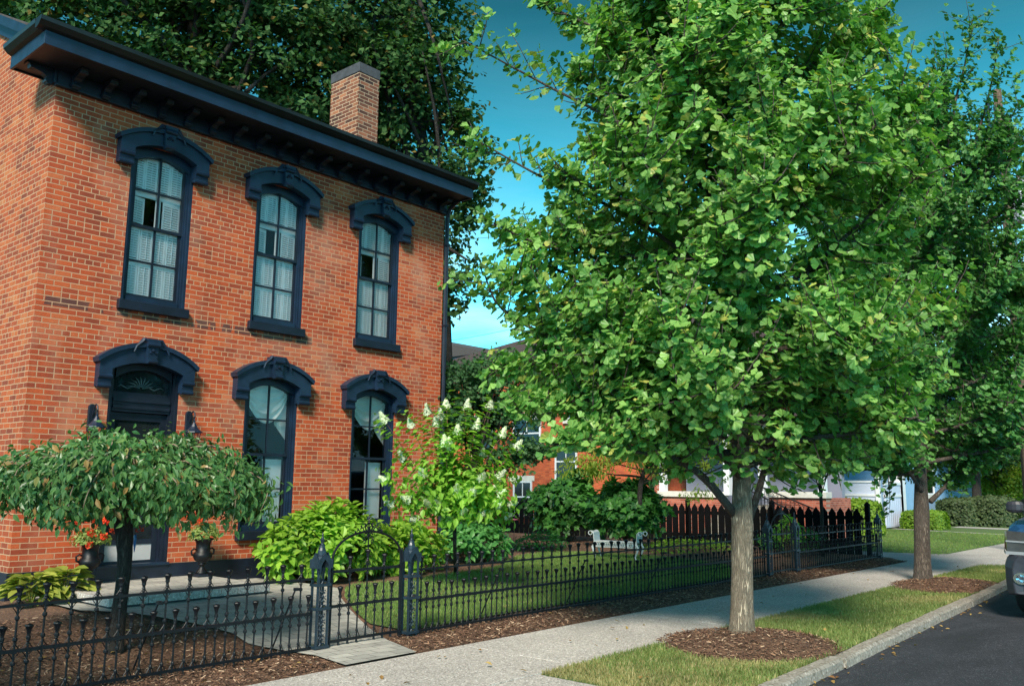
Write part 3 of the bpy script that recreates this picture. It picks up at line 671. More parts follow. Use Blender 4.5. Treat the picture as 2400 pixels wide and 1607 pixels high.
def arc(cx, half, zs, rise, n=14, ext=0):
    R = (half*half+rise*rise)/(2*rise); c = zs+rise-R
    return [(cx-half+2*half*i/n, c+math.sqrt(max(R*R-(-half+2*half*i/n)**2, 0))) for i in range(n+1)]
def hood(cx, ztip, zcorb, apex, half, leg, zin_spring, inner_half, parent, proud=.13):
    r = MB(); outer = arc(cx, half, ztip, apex-ztip); inner = arc(cx, inner_half, zin_spring, .12)
    band = outer+list(reversed(inner)); n = len(outer)
    # arch band as quads front/back + top/bottom
    yf, yb = -proud, -.002
    A = outer; B = [(cx+(p[0]-cx)*inner_half/half, q) for p, q in zip(outer, [z for _, z in inner])]
    for i in range(n-1):
        a0, a1, b0, b1 = A[i], A[i+1], B[i], B[i+1]
        for y, fl in ((yf, 0), (yb, 1)):
            q = [(b0[0], y, b0[1]), (b1[0], y, b1[1]), (a1[0], y, a1[1]), (a0[0], y, a0[1])]
            r.add(q if not fl else q[::-1], [(0, 1, 2, 3)])
        r.add([(a0[0], yf, a0[1]), (a1[0], yf, a1[1]), (a1[0], yb, a1[1]), (a0[0], yb, a0[1])], [(0, 1, 2, 3)])
        r.add([(b0[0], yf, b0[1]), (b0[0], yb, b0[1]), (b1[0], yb, b1[1]), (b1[0], yf, b1[1])], [(0, 1, 2, 3)])
    # legs
    for s in (-1, 1):
        xo, xi = cx+s*half*.985, cx+s*inner_half
        zl = zin_spring-.0
        P = [(xi, zcorb+.16), (xo, zcorb+.16), (xo, ztip), (xi, zin_spring)]
        r.prism(P if s < 0 else P[::-1], yf, yb, 'y')
        # corbel block with two rolls
        xa, xb = sorted((xo, xi)); r.box(xa, -proud*.82, zcorb+.02, xb, yb, zcorb+.16)
        r.tube([(xa-.004, -proud*.86, zcorb+.150), (xb+.004, -proud*.86, zcorb+.150)], .033, 10)
        r.tube([(xa-.004, -proud*.72, zcorb+.028), (xb+.004, -proud*.72, zcorb+.028)], .028, 10)
        r.tube([(xa-.002, -proud*.66, zcorb+.09), (xb+.002, -proud*.66, zcorb+.09)], .026, 10)
    h = r.build('window_hood', M_navy, parent)
    # drip moulding on top
    d = MB(); O2 = arc(cx, half+.035, ztip+.01, apex-ztip+.005); O1 = arc(cx, half+.02, ztip-.045, apex-ztip)
    for i in range(n-1):
        y0 = yf-.04
        d.add([(O1[i][0], y0, O1[i][1]), (O1[i+1][0], y0, O1[i+1][1]), (O2[i+1][0], y0, O2[i+1][1]), (O2[i][0], y0, O2[i][1]),
               (O1[i][0], -.003, O1[i][1]), (O1[i+1][0], -.003, O1[i+1][1]), (O2[i+1][0], -.003, O2[i+1][1]), (O2[i][0], -.003, O2[i][1])],
              [(0,1,2,3),(3,2,6,7),(0,4,5,1)]+([(0,3,7,4)] if i == 0 else [])+([(1,5,6,2)] if i == n-2 else []))
    d.build('drip_moulding', M_navy, h)
    k = MB()
    k.prism([(cx-.060, apex-.26), (cx+.060, apex-.26), (cx+.085, apex+.02), (cx-.085, apex+.02)], yf-.06, yf-.0, 'y')
    k.prism([(cx-.085, apex+.02), (cx+.085, apex+.02), (cx+.09, apex+.065), (cx-.09, apex+.065)], yf-.085, -.003, 'y')
    k.tube([(cx-.065, yf-.07, apex-.235), (cx+.065, yf-.07, apex-.235)], .026, 10)
    k.tube([(cx-.085, yf-.075, apex-.01), (cx+.085, yf-.075, apex-.01)], .030, 10)
    for s in (-1, 1):
        k.tube([(cx+s*(.09+.03*j), yf-.035, apex+.045-.013*j*j*.5+ .012*math.sin(j*2)) for j in range(6)], [.032, .03, .027, .022, .018, .01], 6)
        k.lathe([(0, -.02), (.022, 0), (0, .02)], (cx+s*.035, yf-.066, apex-.12), 6)
    k.lathe([(0, -.03), (.03, 0), (0, .03)], (cx, yf-.066, apex-.09), 6)
    k.build('keystone', M_navy, h)
    return h

def shutter_panel(mb, x0, x1, z0, z1, y, ang=0, px=None, slat=True):
    """louvred leaf, optionally swung by ang round x=px"""
    b = MB(); w = .022; t = .009
    b.box(x0, y-t, z0, x0+w, y+t, z1); b.box(x1-w, y-t, z0, x1, y+t, z1); b.box(x0+w, y-t, z0, x1-w, y+t, z0+.035); b.box(x0+w, y-t, z1-.035, x1-w, y+t, z1)
    if slat:
        z = z0+.045
        while z < z1-.045:
            b.add([(x0+w, y-.010, z), (x1-w, y-.010, z), (x1-w, y+.008, z+.0345), (x0+w, y+.008, z+.0345)], [(0, 1, 2, 3)]); z += .034
        b.box((x0+x1)/2-.004, y-.016, z0+.05, (x0+x1)/2+.004, y-.010, z1-.05)
    else: b.box(x0+w, y-.004, z0+.035, x1-w, y+.004, z1-.035); b.box(x0+w+.02, y-.008, z0+.07, x1-w-.02, y-.004, z1-.07)
    if ang:
        c, s = math.cos(ang), math.sin(ang)
        b.v = [(px+(p[0]-px)*c-(p[1]-y)*s, y+(p[0]-px)*s+(p[1]-y)*c, p[2]) for p in b.v]
    mb.add(b.v, b.f)

def sash_window(cx, zb, zt, upper, idx):
    """zb: top of sill, zt: springing of the arched head"""
    w = thing_part('window', cx, zb)
    H = HALF; fr = MB()
    for s in (-1, 1):
        xo, xi = cx+s*H, cx+s*(H-.085)
        fr.box(xo-s*.001, .010, zb, cx+s*(H-.035), .17, 6.10-6.10+zt+.10)
        fr.box(cx+s*(H-.035), .045, zb, cx+s*(H-.062), .17, zt+.10); fr.box(cx+s*(H-.062), .065, zb, xi, .17, zt+.10)
    head = arc(cx, H-.085, zt-.02, .11); n = len(head)
    for i in range(n-1):
        a, b = head[i], head[i+1]
        fr.add([(a[0], .03, a[1]), (b[0], .03, b[1]), (b[0], .03, zt+.26), (a[0], .03, zt+.26), (a[0], .17, a[1]), (b[0], .17, b[1])], [(0, 1, 2, 3), (0, 4, 5, 1)])
    for s in (-1, 1):
        a = cx+s*(H-.085); b = cx+s*H; fr.add([(min(a, b), .03, zt-.02), (max(a, b), .03, zt-.02), (max(a, b), .03, zt+.26), (min(a, b), .03, zt+.26)], [(0, 1, 2, 3)])
    fr.box(cx-H+.085, .05, zb, cx+H-.085, .17, zb+.085)
    fr.build('frame', M_navy, w)
    sl_ = MB(); sl_.box(cx-H-.045, -.075, zb-.125, cx+H+.03, .0-.002, zb-.0); sl_.box(cx-H+.002, -.002, zb-.12, cx+H-.002, .16, zb-.002)
    sl_.build('sill', M_navy_dark, w, bevel=.006)
    xi0, xi1 = cx-H+.085, cx+H-.085; zm = (zb+.085+zt+.07)/2; lo = zb+.085
    for nm, y, z0, z1 in (('sash', .075, zm-.02, zt+.12), ('sash', .105, lo, zm+.02)):
        s_ = MB(); st = .035
        s_.box(xi0, y, z0, xi0+st, y+.03, z1); s_.box(xi1-st, y, z0, xi1, y+.03, z1)
        s_.box(xi0+st, y, z0, xi1-st, y+.03, z0+.04); 
        if y > .1: s_.box(xi0+st, y, z1-.035, xi1-st, y+.03, z1)
        s_.box(cx-.013, y+.004, z0+.04, cx+.013, y+.026, z1-.02); zc = (z0+z1)/2
        s_.box(xi0+st, y+.006, zc-.012, xi1-st, y+.024, zc+.012)
        so_ = s_.build(nm, M_navy_dark, w)
        g = MB(); g.add([(xi0+.01, y+.015, z0+.01), (xi1-.01, y+.015, z0+.01), (xi1-.01, y+.015, z1-.01), (xi0+.01, y+.015, z1-.01)], [(0, 1, 2, 3)])
        g.build('pane', M_glass, so_)
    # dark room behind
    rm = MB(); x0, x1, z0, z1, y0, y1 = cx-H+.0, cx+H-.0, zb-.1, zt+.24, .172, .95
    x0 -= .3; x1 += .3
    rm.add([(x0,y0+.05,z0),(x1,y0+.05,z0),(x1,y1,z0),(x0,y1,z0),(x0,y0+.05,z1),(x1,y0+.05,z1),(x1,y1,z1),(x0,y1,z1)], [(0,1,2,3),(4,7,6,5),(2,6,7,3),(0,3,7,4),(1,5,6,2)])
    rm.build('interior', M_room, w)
    # inner white casing
    rows = 4; hh = (zt+.09-lo)/rows
    if upper:
        cs = MB(); 
        for s in (-1, 1): cs.box(cx+s*(H-.085), .145, lo, cx+s*(H-.062), .19, zt+.1)
        cs.build('casing', M_white, w)
        for r in range(4):
            for c in (0, 1):
                xa = xi0+.006+c*(xi1-xi0)/2; xb = xa+(xi1-xi0)/2-.012; z0 = lo+r*hh+.006; z1 = lo+(r+1)*hh-.006
                p = MB(); xmid = (xa+xb)/2
                if r == 2:
                    z1 -= .075; p.box(xa, .150, z1+.004, xb, .168, z1+.078)
                    if c == 0:
                        if idx == 2: shutter_panel(p, xa, xmid+.02, z0, z1, .17, .45, xa)
                        else: shutter_panel(p, xa, xmid+.055, z0, z1, .165, .20, xa)
                    else:
                        shutter_panel(p, xa+.085, xb, z0, z1, .165, .10, xb); shutter_panel(p, xa, xa+.07, z0, z1, .17, -.9, xa)
                else:
                    shutter_panel(p, xa, xmid-.003, z0, z1, .155); shutter_panel(p, xmid+.003, xb, z0, z1, .155)
                p.build('shutter', M_white, w)
    else:
        p = MB(); xm = cx+.015
        shutter_panel(p, xm, xi1-.03, lo, zm-.06, .19, 0, None, False); p.build('shutter', M_white, w)
        cu = MB(); nx, nz = 18, 40; V = []; top = zt+.14; wl, wr = xi0-.03, xi1+.02
        for j in range(nz+1):
            v = j/nz
            for i in range(nx+1):
                u = i/nx; sag = .46*math.sin(math.pi*min(max(u*1.02, 0), 1))**.75+.04
                z = top-v*(sag+.10)-.02*v; y = .145-.018*math.sin(v*26+.8*math.sin(u*3.1))*(.35+v)*(.4+math.sin(math.pi*u))
                V.append((wl+(wr-wl)*u, y, z))
        cu.add(V, [(j*(nx+1)+i, j*(nx+1)+i+1, (j+1)*(nx+1)+i+1, (j+1)*(nx+1)+i) for j in range(nz) for i in range(nx)])
        cu.build('curtain_swag', M_curtain, w, smooth=True)
        ct = MB(); V = []; n_ = 24
        for i in range(n_+1):
            u = i/n_; x_ = xi1-.20+.22*u; yy = .170+.010*math.sin(i*2.2); V += [(x_, yy, top-.1), (x_, yy, top-.62-.24*u+.02*math.sin(i*2.2))]
        ct.add(V, [(2*i, 2*i+1, 2*i+3, 2*i+2) for i in range(n_)]); ct.build('curtain_tail', M_curtain, w, smooth=True)
    return w
def thing_part(name, cx, z):
    o = bpy.data.objects.new(name, None); COL.objects.link(o); o.parent = house; return o
for i, cx in enumerate(WINX):
    w_ = sash_window(cx, 3.92, 5.90, True, i); w_['label'] = ['upper left', 'upper middle', 'upper right'][i]+' arched window with white louvred shutters partly open'
    hood(cx-.03, 6.10, 5.73, 6.32, .645, .15, 5.98, HALF-.01, house)
    if i:
        w_ = sash_window(cx, .88, 2.92, False, i); w_['label'] = 'lower arched window with a white draped curtain, '+['', 'nearer the door', 'behind the flowering shrub'][i]
        hood(cx-.04, 3.11, 2.74, 3.35, .645, .15, 2.99, HALF-.01, house)
hood(WINX[0]-.05, 3.11, 2.74, 3.36, .66, .15, 2.99, .485, house)
# door
dx0, dx1 = WINX[0]-.50, WINX[0]+.46; dcx = (dx0+dx1)/2
door = thing_part('door', dcx, .5); door['label'] = 'dark front door with etched arched transom and grey kick panel'
d = MB()
for s in (-1, 1):
    xo = dcx+s*.479
    d.box(xo, .01, ZB, dcx+s*.445, .19, 3.12); d.box(dcx+s*.445, .05, ZB, dcx+s*.41, .19, 3.12); d.box(dcx+s*.41, .09, ZB, dcx+s*.385, .19, 3.12)
d.build('frame', M_navy_dark, door)
d = MB(); hd = arc(dcx, .385, 2.90, .13)
for i in range(len(hd)-1):
    a, b = hd[i], hd[i+1]; d.add([(a[0], .05, a[1]), (b[0], .05, b[1]), (b[0], .05, 3.2), (a[0], .05, 3.2), (a[0], .19, a[1]), (b[0], .19, b[1])], [(0,1,2,3), (0,4,5,1)])
for z, y in ((2.47, .075), (2.51, .055), (2.56, .07), (2.60, .05), (2.64, .08)): d.box(dx0+.09, y, z, dx1-.09, .19, z+.045)
d.box(dx0+.09, .11, 2.685, dx1-.09, .19, 2.73)
d.build('transom_bar', M_navy_dark, door)
d = MB(); d.add([(dx0+.09, .13, 2.68), (dx1-.09, .13, 2.68), (dx1-.09, .13, 3.05), (dx0+.09, .13, 3.05)], [(0,1,2,3)])
tr_ = d.build('transom_glass', M_darkglass, door)
M_etch = simple('etched_glass', (.10, .13, .13), .7, 0, .3, 20)
d = MB()
for k in range(9):
    a = math.pi*(k+.5)/9; d.tube([(dcx+.02*math.cos(a), .126, 2.79+.02*math.sin(a)), (dcx+.12*math.cos(a), .126, 2.80+.10*math.sin(a)), (dcx+.20*math.cos(a+.1), .126, 2.80+.15*math.sin(a+.1))], [.004, .010, .002], 4)
for s in (-1, 1): d.tube([(dcx+s*(.05+.045*j), .126, 2.80+.02*math.sin(j*1.6)) for j in range(7)], [.008]*6+[.002], 4)
d.build('etching', M_etch, tr_)
d = MB(); d.box(dx0+.09, .13, ZB+.02, dx0+.17, .17, 2.46); d.box(dx1-.17, .13, ZB+.02, dx1-.09, .17, 2.46); d.box(dx0+.17, .13, 2.36, dx1-.17, .17, 2.46); d.box(dx0+.17, .13, .76, dx1-.17, .17, .82); d.box(dx0+.17, .13, ZB+.02, dx1-.17, .17, ZB+.05)
dl = d.build('door_leaf', M_navy_dark, door)
d = MB(); d.box(dx0+.17, .155, .82, dx1-.17, .16, 2.36); d.build('pane', M_darkglass, dl)
d = MB(); d.box(dx0+.17, .140, ZB+.05, dx1-.17, .15, .76); d.build('kick_panel', M_kick, dl)
d = MB(); d.lathe([(.0, -.03), (.022, -.02), (.026, 0), (.022, .02), (0, .03)], (dx1-.13, .10, 1.5)); d.box(dx1-.135, .10, 1.49, dx1-.125, .135, 1.51); d.build('handle', M_black, dl)
d = MB(); d.box(dx0+.0, -.06, ZB-.012, dx1-.0, .19, ZB+.02); d.build('threshold', M_navy, door, bevel=.004)

# stoop
st = thing('stone_stoop', (1.5, -.8, .19), 'low grey stone stoop slab in front of the front door', 'stoop')
s_ = MB(); n = 9
for k in range(n):
    a = .42+k*2.02/n; s_.box(a+.003, -1.66, .245, a+2.02/n-.003, -1.48, .332)
for k in range(7):
    a = -1.48+k*1.46/7; s_.box(.42, a+.003, .245, .60, a+1.46/7-.003, .332)
s_.build('edge_stone', M_drive, st, bevel=.006)
s_ = MB(); s_.box(.603, -1.477, .24, 2.435, -.037, .328); s_.build('paving', M_paver, st)
s_ = MB(); s_.box(.46, -1.61, .12, 2.42, -.037, .245); s_.build('riser', M_slate, st)

# wall lanterns
lan = thing('wall_lantern', (0, 0, 0), 'black iron wall lantern on the brick left of the front door', 'lantern', 'wall lanterns beside the front door')
b = MB(); b.prism([(-.045, .02), (-.02, 0), (.02, 0), (.045, .02), (.045, .33), (.02, .36), (-.02, .36), (-.045, .33)], -.04, -.002, 'y'); b.build('back_plate', M_navy_dark, lan, bevel=.006)
b = MB(); b.tube([(0, -.04, .20), (0, -.08, .30), (0, -.13, .35), (0, -.175, .33), (0, -.19, .28), (0, -.17, .245), (0, -.15, .25)], .010, 6); b.tube([(0, -.18, .27), (0, -.18, .20)], .006, 5); b.build('arm', M_navy_dark, lan)
b = MB(); b.lathe([(0, .23), (.018, .225), (.014, .20), (.03, .17), (.045, .14), (.075, .105), (.115, .075), (.118, .06), (.10, .055), (0, .055)], (0, -.18, 0), 8); b.build('lamp_roof', M_navy, lan)
b = MB()
for k in range(8):
    t = 2*math.pi*(k+.5)/8; b.tube([(.092*math.cos(t), -.18+.092*math.sin(t), .06), (.065*math.cos(t), -.18+.065*math.sin(t), -.13)], .004, 4)
b.lathe([(0, -.17), (.02, -.165), (.035, -.15), (.068, -.14), (.068, -.13), (0, -.13)], (0, -.18, 0), 8); b.build('cage', M_navy_dark, lan)
b = MB(); b.lathe([(.088, .055), (.062, -.128)], (0, -.18, 0), 8); b.build('glass', M_lampglass, lan)
lan.location = (.785, 0, 2.17)
l2 = copy_thing(lan, (2.10, 0, 2.17), 0, 'black iron wall lantern on the brick right of the front door')

# urns with geraniums
def urn(loc, label, dens, spread, redpts, seed):
    u = thing('urn_planter', loc, label, 'planter', 'urns on the stoop'); x, y, z = loc
    b = MB(); b.box(x-.10, y-.10, z, x+.10, y+.10, z+.035)
    b.build('plinth', M_navy_dark, u, bevel=.005)
    b = MB(); b.lathe([(.085, .035), (.07, .06), (.035, .11), (.028, .14), (.05, .15), (.05, .165), (.04, .175), (.10, .21), (.125, .26), (.12, .30), (.095, .32), (.092, .42), (.105, .46), (.14, .485), (.135, .495), (.09, .46), (0, .44)], (x, y, z), 20)
    bo = b.build('bowl', M_black, u, smooth=True)
    b = MB()
    for s in (-1, 1): b.tube([(x+s*.11, y, z+.27), (x+s*.16, y, z+.29), (x+s*.165, y, z+.34), (x+s*.13, y, z+.365), (x+s*.10, y, z+.35)], [.014, .014, .012, .011, .010], 6)
    b.build('handle', M_black, bo)
    n = dens; v = rnd_dir(n); v[:, 2] = np.abs(v[:, 2])*.95-.25*rng.uniform(size=n); r = rng.uniform(.35, 1, n)**.4
    P = np.array([x, y, z+.52])+v*r[:, None]*np.array(spread); N = unit(v+rnd_dir(n)*.5+[0, 0, .4]); D = unit(np.cross(N, rnd_dir(n))+[0, 0, -.2])
    leaves('foliage', P, D, N, rng.uniform(.035, .06, n), OVATE, L_geran, u)
    for q in redpts:
        c = np.array(q)+[x, y, z+.52]; v = rnd_dir(40); P2 = c+v*.045*rng.uniform(.5, 1, (40, 1))
        leaves('geranium_bloom', P2, rnd_dir(40), rnd_dir(40), rng.uniform(.026, .038, 40), DIAM, L_red, u)
    return u
urn((.82, -.24, .332), 'black urn of variegated geranium with many red blooms left of the door', 420, (.24, .20, .19),
    [(-.22,-.05,.22),(-.13,-.1,.27),(-.02,-.1,.26),(.10,-.12,.24),(-.1,-.2,.10),(.23,-.05,.13),(.05,-.22,.06),(-.1,-.16,-.03)], 1)
urn((2.30, -.27, .332), 'black urn of bright green trailing plant with few red blooms right of the door', 480, (.22, .18, .22),
    [(-.26,-.05,.30),(-.20,-.08,.24),(-.13,-.1,.23)], 2)
tv = scatter(2.36, 2.56, -.5, -.2, 160); n = len(tv)

# ================================================================== IRON FENCE
def picket_mb(tall):
    b = MB(); H = .82 if tall else .535
    def collar(z, r=.017): b.lathe([(.008, -.018), (r, -.008), (r, .008), (.008, .018)], (0, 0, z), 6)
    b.tube([(0, 0, .0), (0, 0, H-.06)], .0078, 6)
    b.lathe([(.009, H-.12), (.013, H-.11), (.010, H-.10), (.014, H-.092), (.011, H-.08), (.012, H-.065), (.019, H-.035), (.030, H-.008), (.027, H), (0, H+.010)], (0, 0, 0), 8)
    rails = [.36]+([.68] if tall else [])
    for z in rails:
        collar(z+.085); collar(z-.085)
        for s in (-1, 1):
            for d in (-1, 1):
                b.tube([(0, 0, z+d*.066), (s*.010, 0, z+d*.044), (s*.022, 0, z+d*.026), (s*.036, 0, z+d*.010)], [.003, .004, .0035, .003], 4)
        b.box(-.014, -.014, z-.015, .014, .014, z+.015)
    collar(.10, .014)
    for s in (-1, 1): b.tube([(0, 0, .11), (s*.022, 0, .075), (s*.036, 0, .045)], .0045, 4)
    b.lathe([(.014, 0), (.011, .02), (.007, .045)], (0, 0, -.01), 6)
    return b
PT = picket_mb(True); PS = picket_mb(False)
def proto_mesh(mb, name):
    me = bpy.data.meshes.new(name); me.from_pydata(mb.v, [], mb.f); me.update(); me.materials.append(M_black); return me
ME_T, ME_S = proto_mesh(PT, 'tall_picket'), proto_mesh(PS, 'short_picket')
FY = -4.20
def iron_fence(x0, x1, label, braces=()):
    f = thing('iron_fence', (x0, FY, 0), label, 'fence', 'runs of ornate black iron fence')
    L = x1-x0
    for z, h in ((.045, .012), (.36, .013), (.68, .010)):
        b = MB(); b.box(x0, FY-.011, z-h, x1, FY+.011, z+h); b.build('rail', M_black, f)
    n = int(round(L/.19)); st_ = L/n
    for i in range(n):
        o = bpy.data.objects.new('picket', ME_T); COL.objects.link(o); o.parent = f; o.location = (st_*(i+.5)-.045+random.uniform(-.003, .003), 0, random.uniform(-.006, .006)); o.rotation_euler = (random.uniform(-.01, .01), random.uniform(-.012, .012), 0)
        o = bpy.data.objects.new('picket', ME_S); COL.objects.link(o); o.parent = f; o.location = (st_*(i+.5)+.05+random.uniform(-.003, .003), 0, random.uniform(-.006, .006)); o.rotation_euler = (random.uniform(-.01, .01), random.uniform(-.012, .012), 0)
    for bx in braces:
        b = MB(); b.tube([(bx, FY+.02, .60), (bx-.03, FY+.30, .04)], .008, 5); b.box(bx-.02, FY-.02, .585, bx+.02, FY+.03, .61); b.build('brace', M_black, f)
    return f
iron_fence(-3.4, 1.18, 'near run of black iron fence left of the arched gate beside the weeping tree', (-2.2, -.35, 1.0))
iron_fence(2.54, 11.04, 'long run of black iron fence between the two gates in front of the lawn', (3.9, 5.6, 7.6, 9.6))
iron_fence(12.44, 16.88, 'far run of black iron fence from the second gate to the driveway', (13.6, 15.2))

def gate_post(x, label):
    p = thing('gate_post', (0, 0, 0), label, 'gate post', 'cast iron gate posts with pointed finials')
    b = MB()
    for sx in (-1, 1):
        for sy in (-1, 1): b.box(sx*.062-.010, sy*.045-.010, -.03, sx*.062+.010, sy*.045+.010, .80)
    b.box(-.006, -.006, 0, .006, .006, .78)
    b.build('corner_bar', M_iron_blue, p, bevel=.002)
    for z in (.05, .40, .62):
        b = MB()
        b.box(-.082, -.064, z-.014, .082, .064, z+.014)
        b.tube([(-.03, -.055, z+.012), (-.02, -.055, z+.032), (.02, -.055, z+.032), (.03, -.055, z+.012)], .008, 5)
        b.build('collar', M_iron_blue, p, bevel=.002)
    b = MB()
    for z0 in (.10, .23, .45):
        for s in (-1, 1):
            for (cz, rr, dr) in ((z0+.03, .016, 1), (z0+.075, .018, -1), (z0+.11, .012, 1)):
                b.tube([(s*(.020+rr*math.cos(t)*.9), -.045, cz+dr*rr*math.sin(t)) for t in np.linspace(0, 5.0, 9)], .0045, 4)
        b.lathe([(0, -.012), (.012, 0), (0, .012)], (0, -.045, z0+.055), 6)
    b.build('scroll_ornament', M_iron_blue, p)
    b = MB()
    # gothic gables on four sides
    for s in (-1, 1):
        for ax in (0, 1):
            o_, i_ = [], []
            for t in np.linspace(-1, 1, 9):
                zt_ = .80+.10*(1-abs(t))**.8; o_.append((t*.085, zt_+.02)); i_.append((t*.055, .76+.10*(1-abs(t))**.6 if abs(t) < .99 else .72))
            hw = .062 if ax == 0 else .080
            def pt(u, z, k):
                return (u, s*hw*k, z) if ax == 0 else (s*hw*k, u*.75, z)
            A = [pt(u, z, 1) for u, z in o_]; B = [pt(u, z, 1) for u, z in i_]; A2 = [pt(u, z, .8) for u, z in o_]; B2 = [pt(u, z, .8) for u, z in i_]
            b.strip(A, B); b.strip(A2, A); b.strip(B, B2)
    b.box(-.088, -.066, .775, -.060, .066, .86); b.box(.060, -.066, .775, .088, .066, .86)
    b.build('gabled_cap', M_iron_blue, p)
    b = MB(); b.lathe([(.062, .86), (.058, .885), (.044, .90), (.040, .94), (.030, .965), (.026, .985), (.015, .995), (.012, 1.01), (.020, 1.03), (.022, 1.045), (.010, 1.06), (.006, 1.075), (.010, 1.085), (.002, 1.115)], (0, 0, 0), 10)
    b.build('finial', M_iron_blue, p)
    p.location = (x, FY, 0); return p
g0 = gate_post(1.27, 'iron gate post at the left of the near gate by the mulch bed')
copy_thing(g0, (2.44, FY, 0), 0, 'iron gate post at the right of the near gate beside the lawn')
copy_thing(g0, (11.13, FY, 0), 0, 'iron gate post at the left of the far gate')
copy_thing(g0, (12.33, FY, 0), 0, 'iron gate post at the right of the far gate')
copy_thing(g0, (16.95, FY, 0), 0, 'leaning end post of the iron fence beside the driveway')
def gate(x0, x1):
    g = thing('iron_gate', (0, 0, 0), 'arched black iron garden gate with crested top across the patio walk', 'gate', 'arched iron garden gates')
    w = x1-x0; b = MB(); cx = w/2; A = [(0, 0, .02), (0, 0, .84)]
    A += [(cx-cx*math.cos(t), 0, .84+.26*math.sin(t)) for t in np.linspace(.15, math.pi-.15, 17)]
    A += [(w, 0, .84), (w, 0, .02)]
    b.tube(A, .012, 8); b.build('frame', M_black, g, smooth=False)
    for z in (.075, .40, .73):
        b = MB(); b.box(0, -.010, z-.013, w, .010, z+.013); b.build('rail', M_black, g)
    for k in range(7):
        x = w*(k+1)/8; tall = k % 2 == 1
        o = bpy.data.objects.new('picket', ME_T if tall else ME_S); COL.objects.link(o); o.parent = g; o.location = (x, 0, .045 if not (k == 3) else .10)
    b = MB()
    for s in (-1, 1):
        for (u, z, r) in ((.04, 1.13, .028), (.09, 1.115, .024), (.135, 1.10, .018), (.035, 1.06, .022), (.05, 1.00, .016), (.17, 1.085, .013)):
            b.tube([(cx+s*(u+r*math.cos(t)), 0, z+r*math.sin(t)) for t in np.linspace(.3, 5.6, 10)], .006, 5)
            b.tube([(cx+s*u, 0, z+r), (cx+s*(u+.5*r), 0, z+r*1.9), (cx+s*(u+r*1.3), 0, z+r*1.6)], [.009, .007, .002], 5)
    b.tube([(cx+.045*math.cos(t), 0, 1.14+.045*math.sin(t)) for t in np.linspace(0, 2*math.pi, 15)], .007, 5)
    b.lathe([(.012, 1.19), (.008, 1.20), (.014, 1.21), (.006, 1.23), (.010, 1.24), (.001, 1.27)], (cx, 0, 0), 8)
    b.tube([(cx, 0, .80), (cx, 0, 1.2)], .007, 5); b.build('crest', M_black, g)
    b = MB(); b.tube([(w+.02, 0, .02), (w+.02, 0, .92)], .008, 6); b.box(w-.02, -.02, .71, w+.05, .02, .75); b.build('latch', M_black, g)
    g.location = (x0, FY, 0); return g
ga = gate(1.40, 2.29)
copy_thing(ga, (11.29, FY, 0), 0, 'farther arched iron gate seen just right of the big tree trunk')

# picket fence (black, flat boards)
pk = thing('picket_fence', (17.7, -3.6, 0), 'tall black wooden picket fence with pointed boards along the back of the lawn', 'fence')
b = MB(); w = .088
b.prism([(-w, 0), (w, 0), (w, .98), (.0, 1.11), (-w, .98)], -.010, .010, 'x')
mp_ = bpy.data.meshes.new('board'); mp_.from_pydata(b.v, [], b.f); mp_.materials.append(M_blackwood)
for i in range(80):
    o = bpy.data.objects.new('picket', mp_); COL.objects.link(o); o.parent = pk; yy = .12+i*.200; o.location = (-.03, yy, -.0+random.uniform(-.01, .012)-.0*i); o.rotation_euler = (random.uniform(-.008, .008), 0, 0)
for z in (.22, .82):
    b = MB(); b.box(17.69, -3.6, z, 17.73, 12.5, z+.09); b.build('rail', M_blackwood, pk)
for y in (-3.72, -1.3, 1.15, 3.6, 6.0, 8.4):
    b = MB(); zt_ = 1.17; b.box(17.66, y-.05, -.05, 17.76, y+.05, zt_); b.lathe([(.085, 0), (.085, .02), (.05, .05), (0, .10)], (17.71, y, zt_), 4); b.build('post', M_blackwood, pk)

# white metal bench
bx, by = np.array([11.98, .14]), np.array([12.5, -.72])
pa = on(1400, 1308, 2, .19)[:2]; pb = on(1497, 1313, 2, .19)[:2]
bc = (pa+pb)/2; bd = unit(pb-pa); bn = np.array([bd[1], -bd[0]]); 
if bn[1] > 0: bn = -bn
hl = np.linalg.norm(pb-pa)/2
bench = thing('garden_bench', (bc[0], bc[1], .19), 'small white metal garden bench with scrolled arms at the back of the lawn', 'bench')
def BP(u, v, z): return (bc[0]+bd[0]*u+bn[0]*v, bc[1]+bd[1]*u+bn[1]*v, .19+z)
dp = .15; sz = .34
b = MB()
for k in range(6):
    v = -dp+.03+k*(2*dp-.03)/6; b.add([BP(-hl, v, sz), BP(hl, v, sz), BP(hl, v+.036, sz), BP(-hl, v+.036, sz), BP(-hl, v, sz-.012), BP(hl, v, sz-.012), BP(hl, v+.036, sz-.012), BP(-hl, v+.036, sz-.012)], [(0,1,2,3),(7,6,5,4),(0,4,5,1),(2,6,7,3)])
b.build('seat', M_alu, bench)
b = MB(); nseg = 5
for v in (dp, -dp):
    b.tube([BP(-hl, v, sz-.008), BP(hl, v, sz-.008)], .010, 6); b.tube([BP(-hl, v, sz-.105), BP(hl, v, sz-.105)], .010, 6)
    for k in range(nseg+1):
        u = -hl+2*hl*k/nseg; b.obox(BP(u, v, sz-.056), np.array([*bd*.018, 0]), np.array([*bn*.005, 0]), (0, 0, .05))
        if k < nseg:
            for j in range(3):
                uc = u+2*hl/nseg*(j+1)/4; b.tube([BP(uc+.022*math.cos(t), v, sz-.056+.030*math.sin(t)) for t in np.linspace(0, 2*math.pi, 9)], .007, 4)
b.build('apron', M_alu, bench)
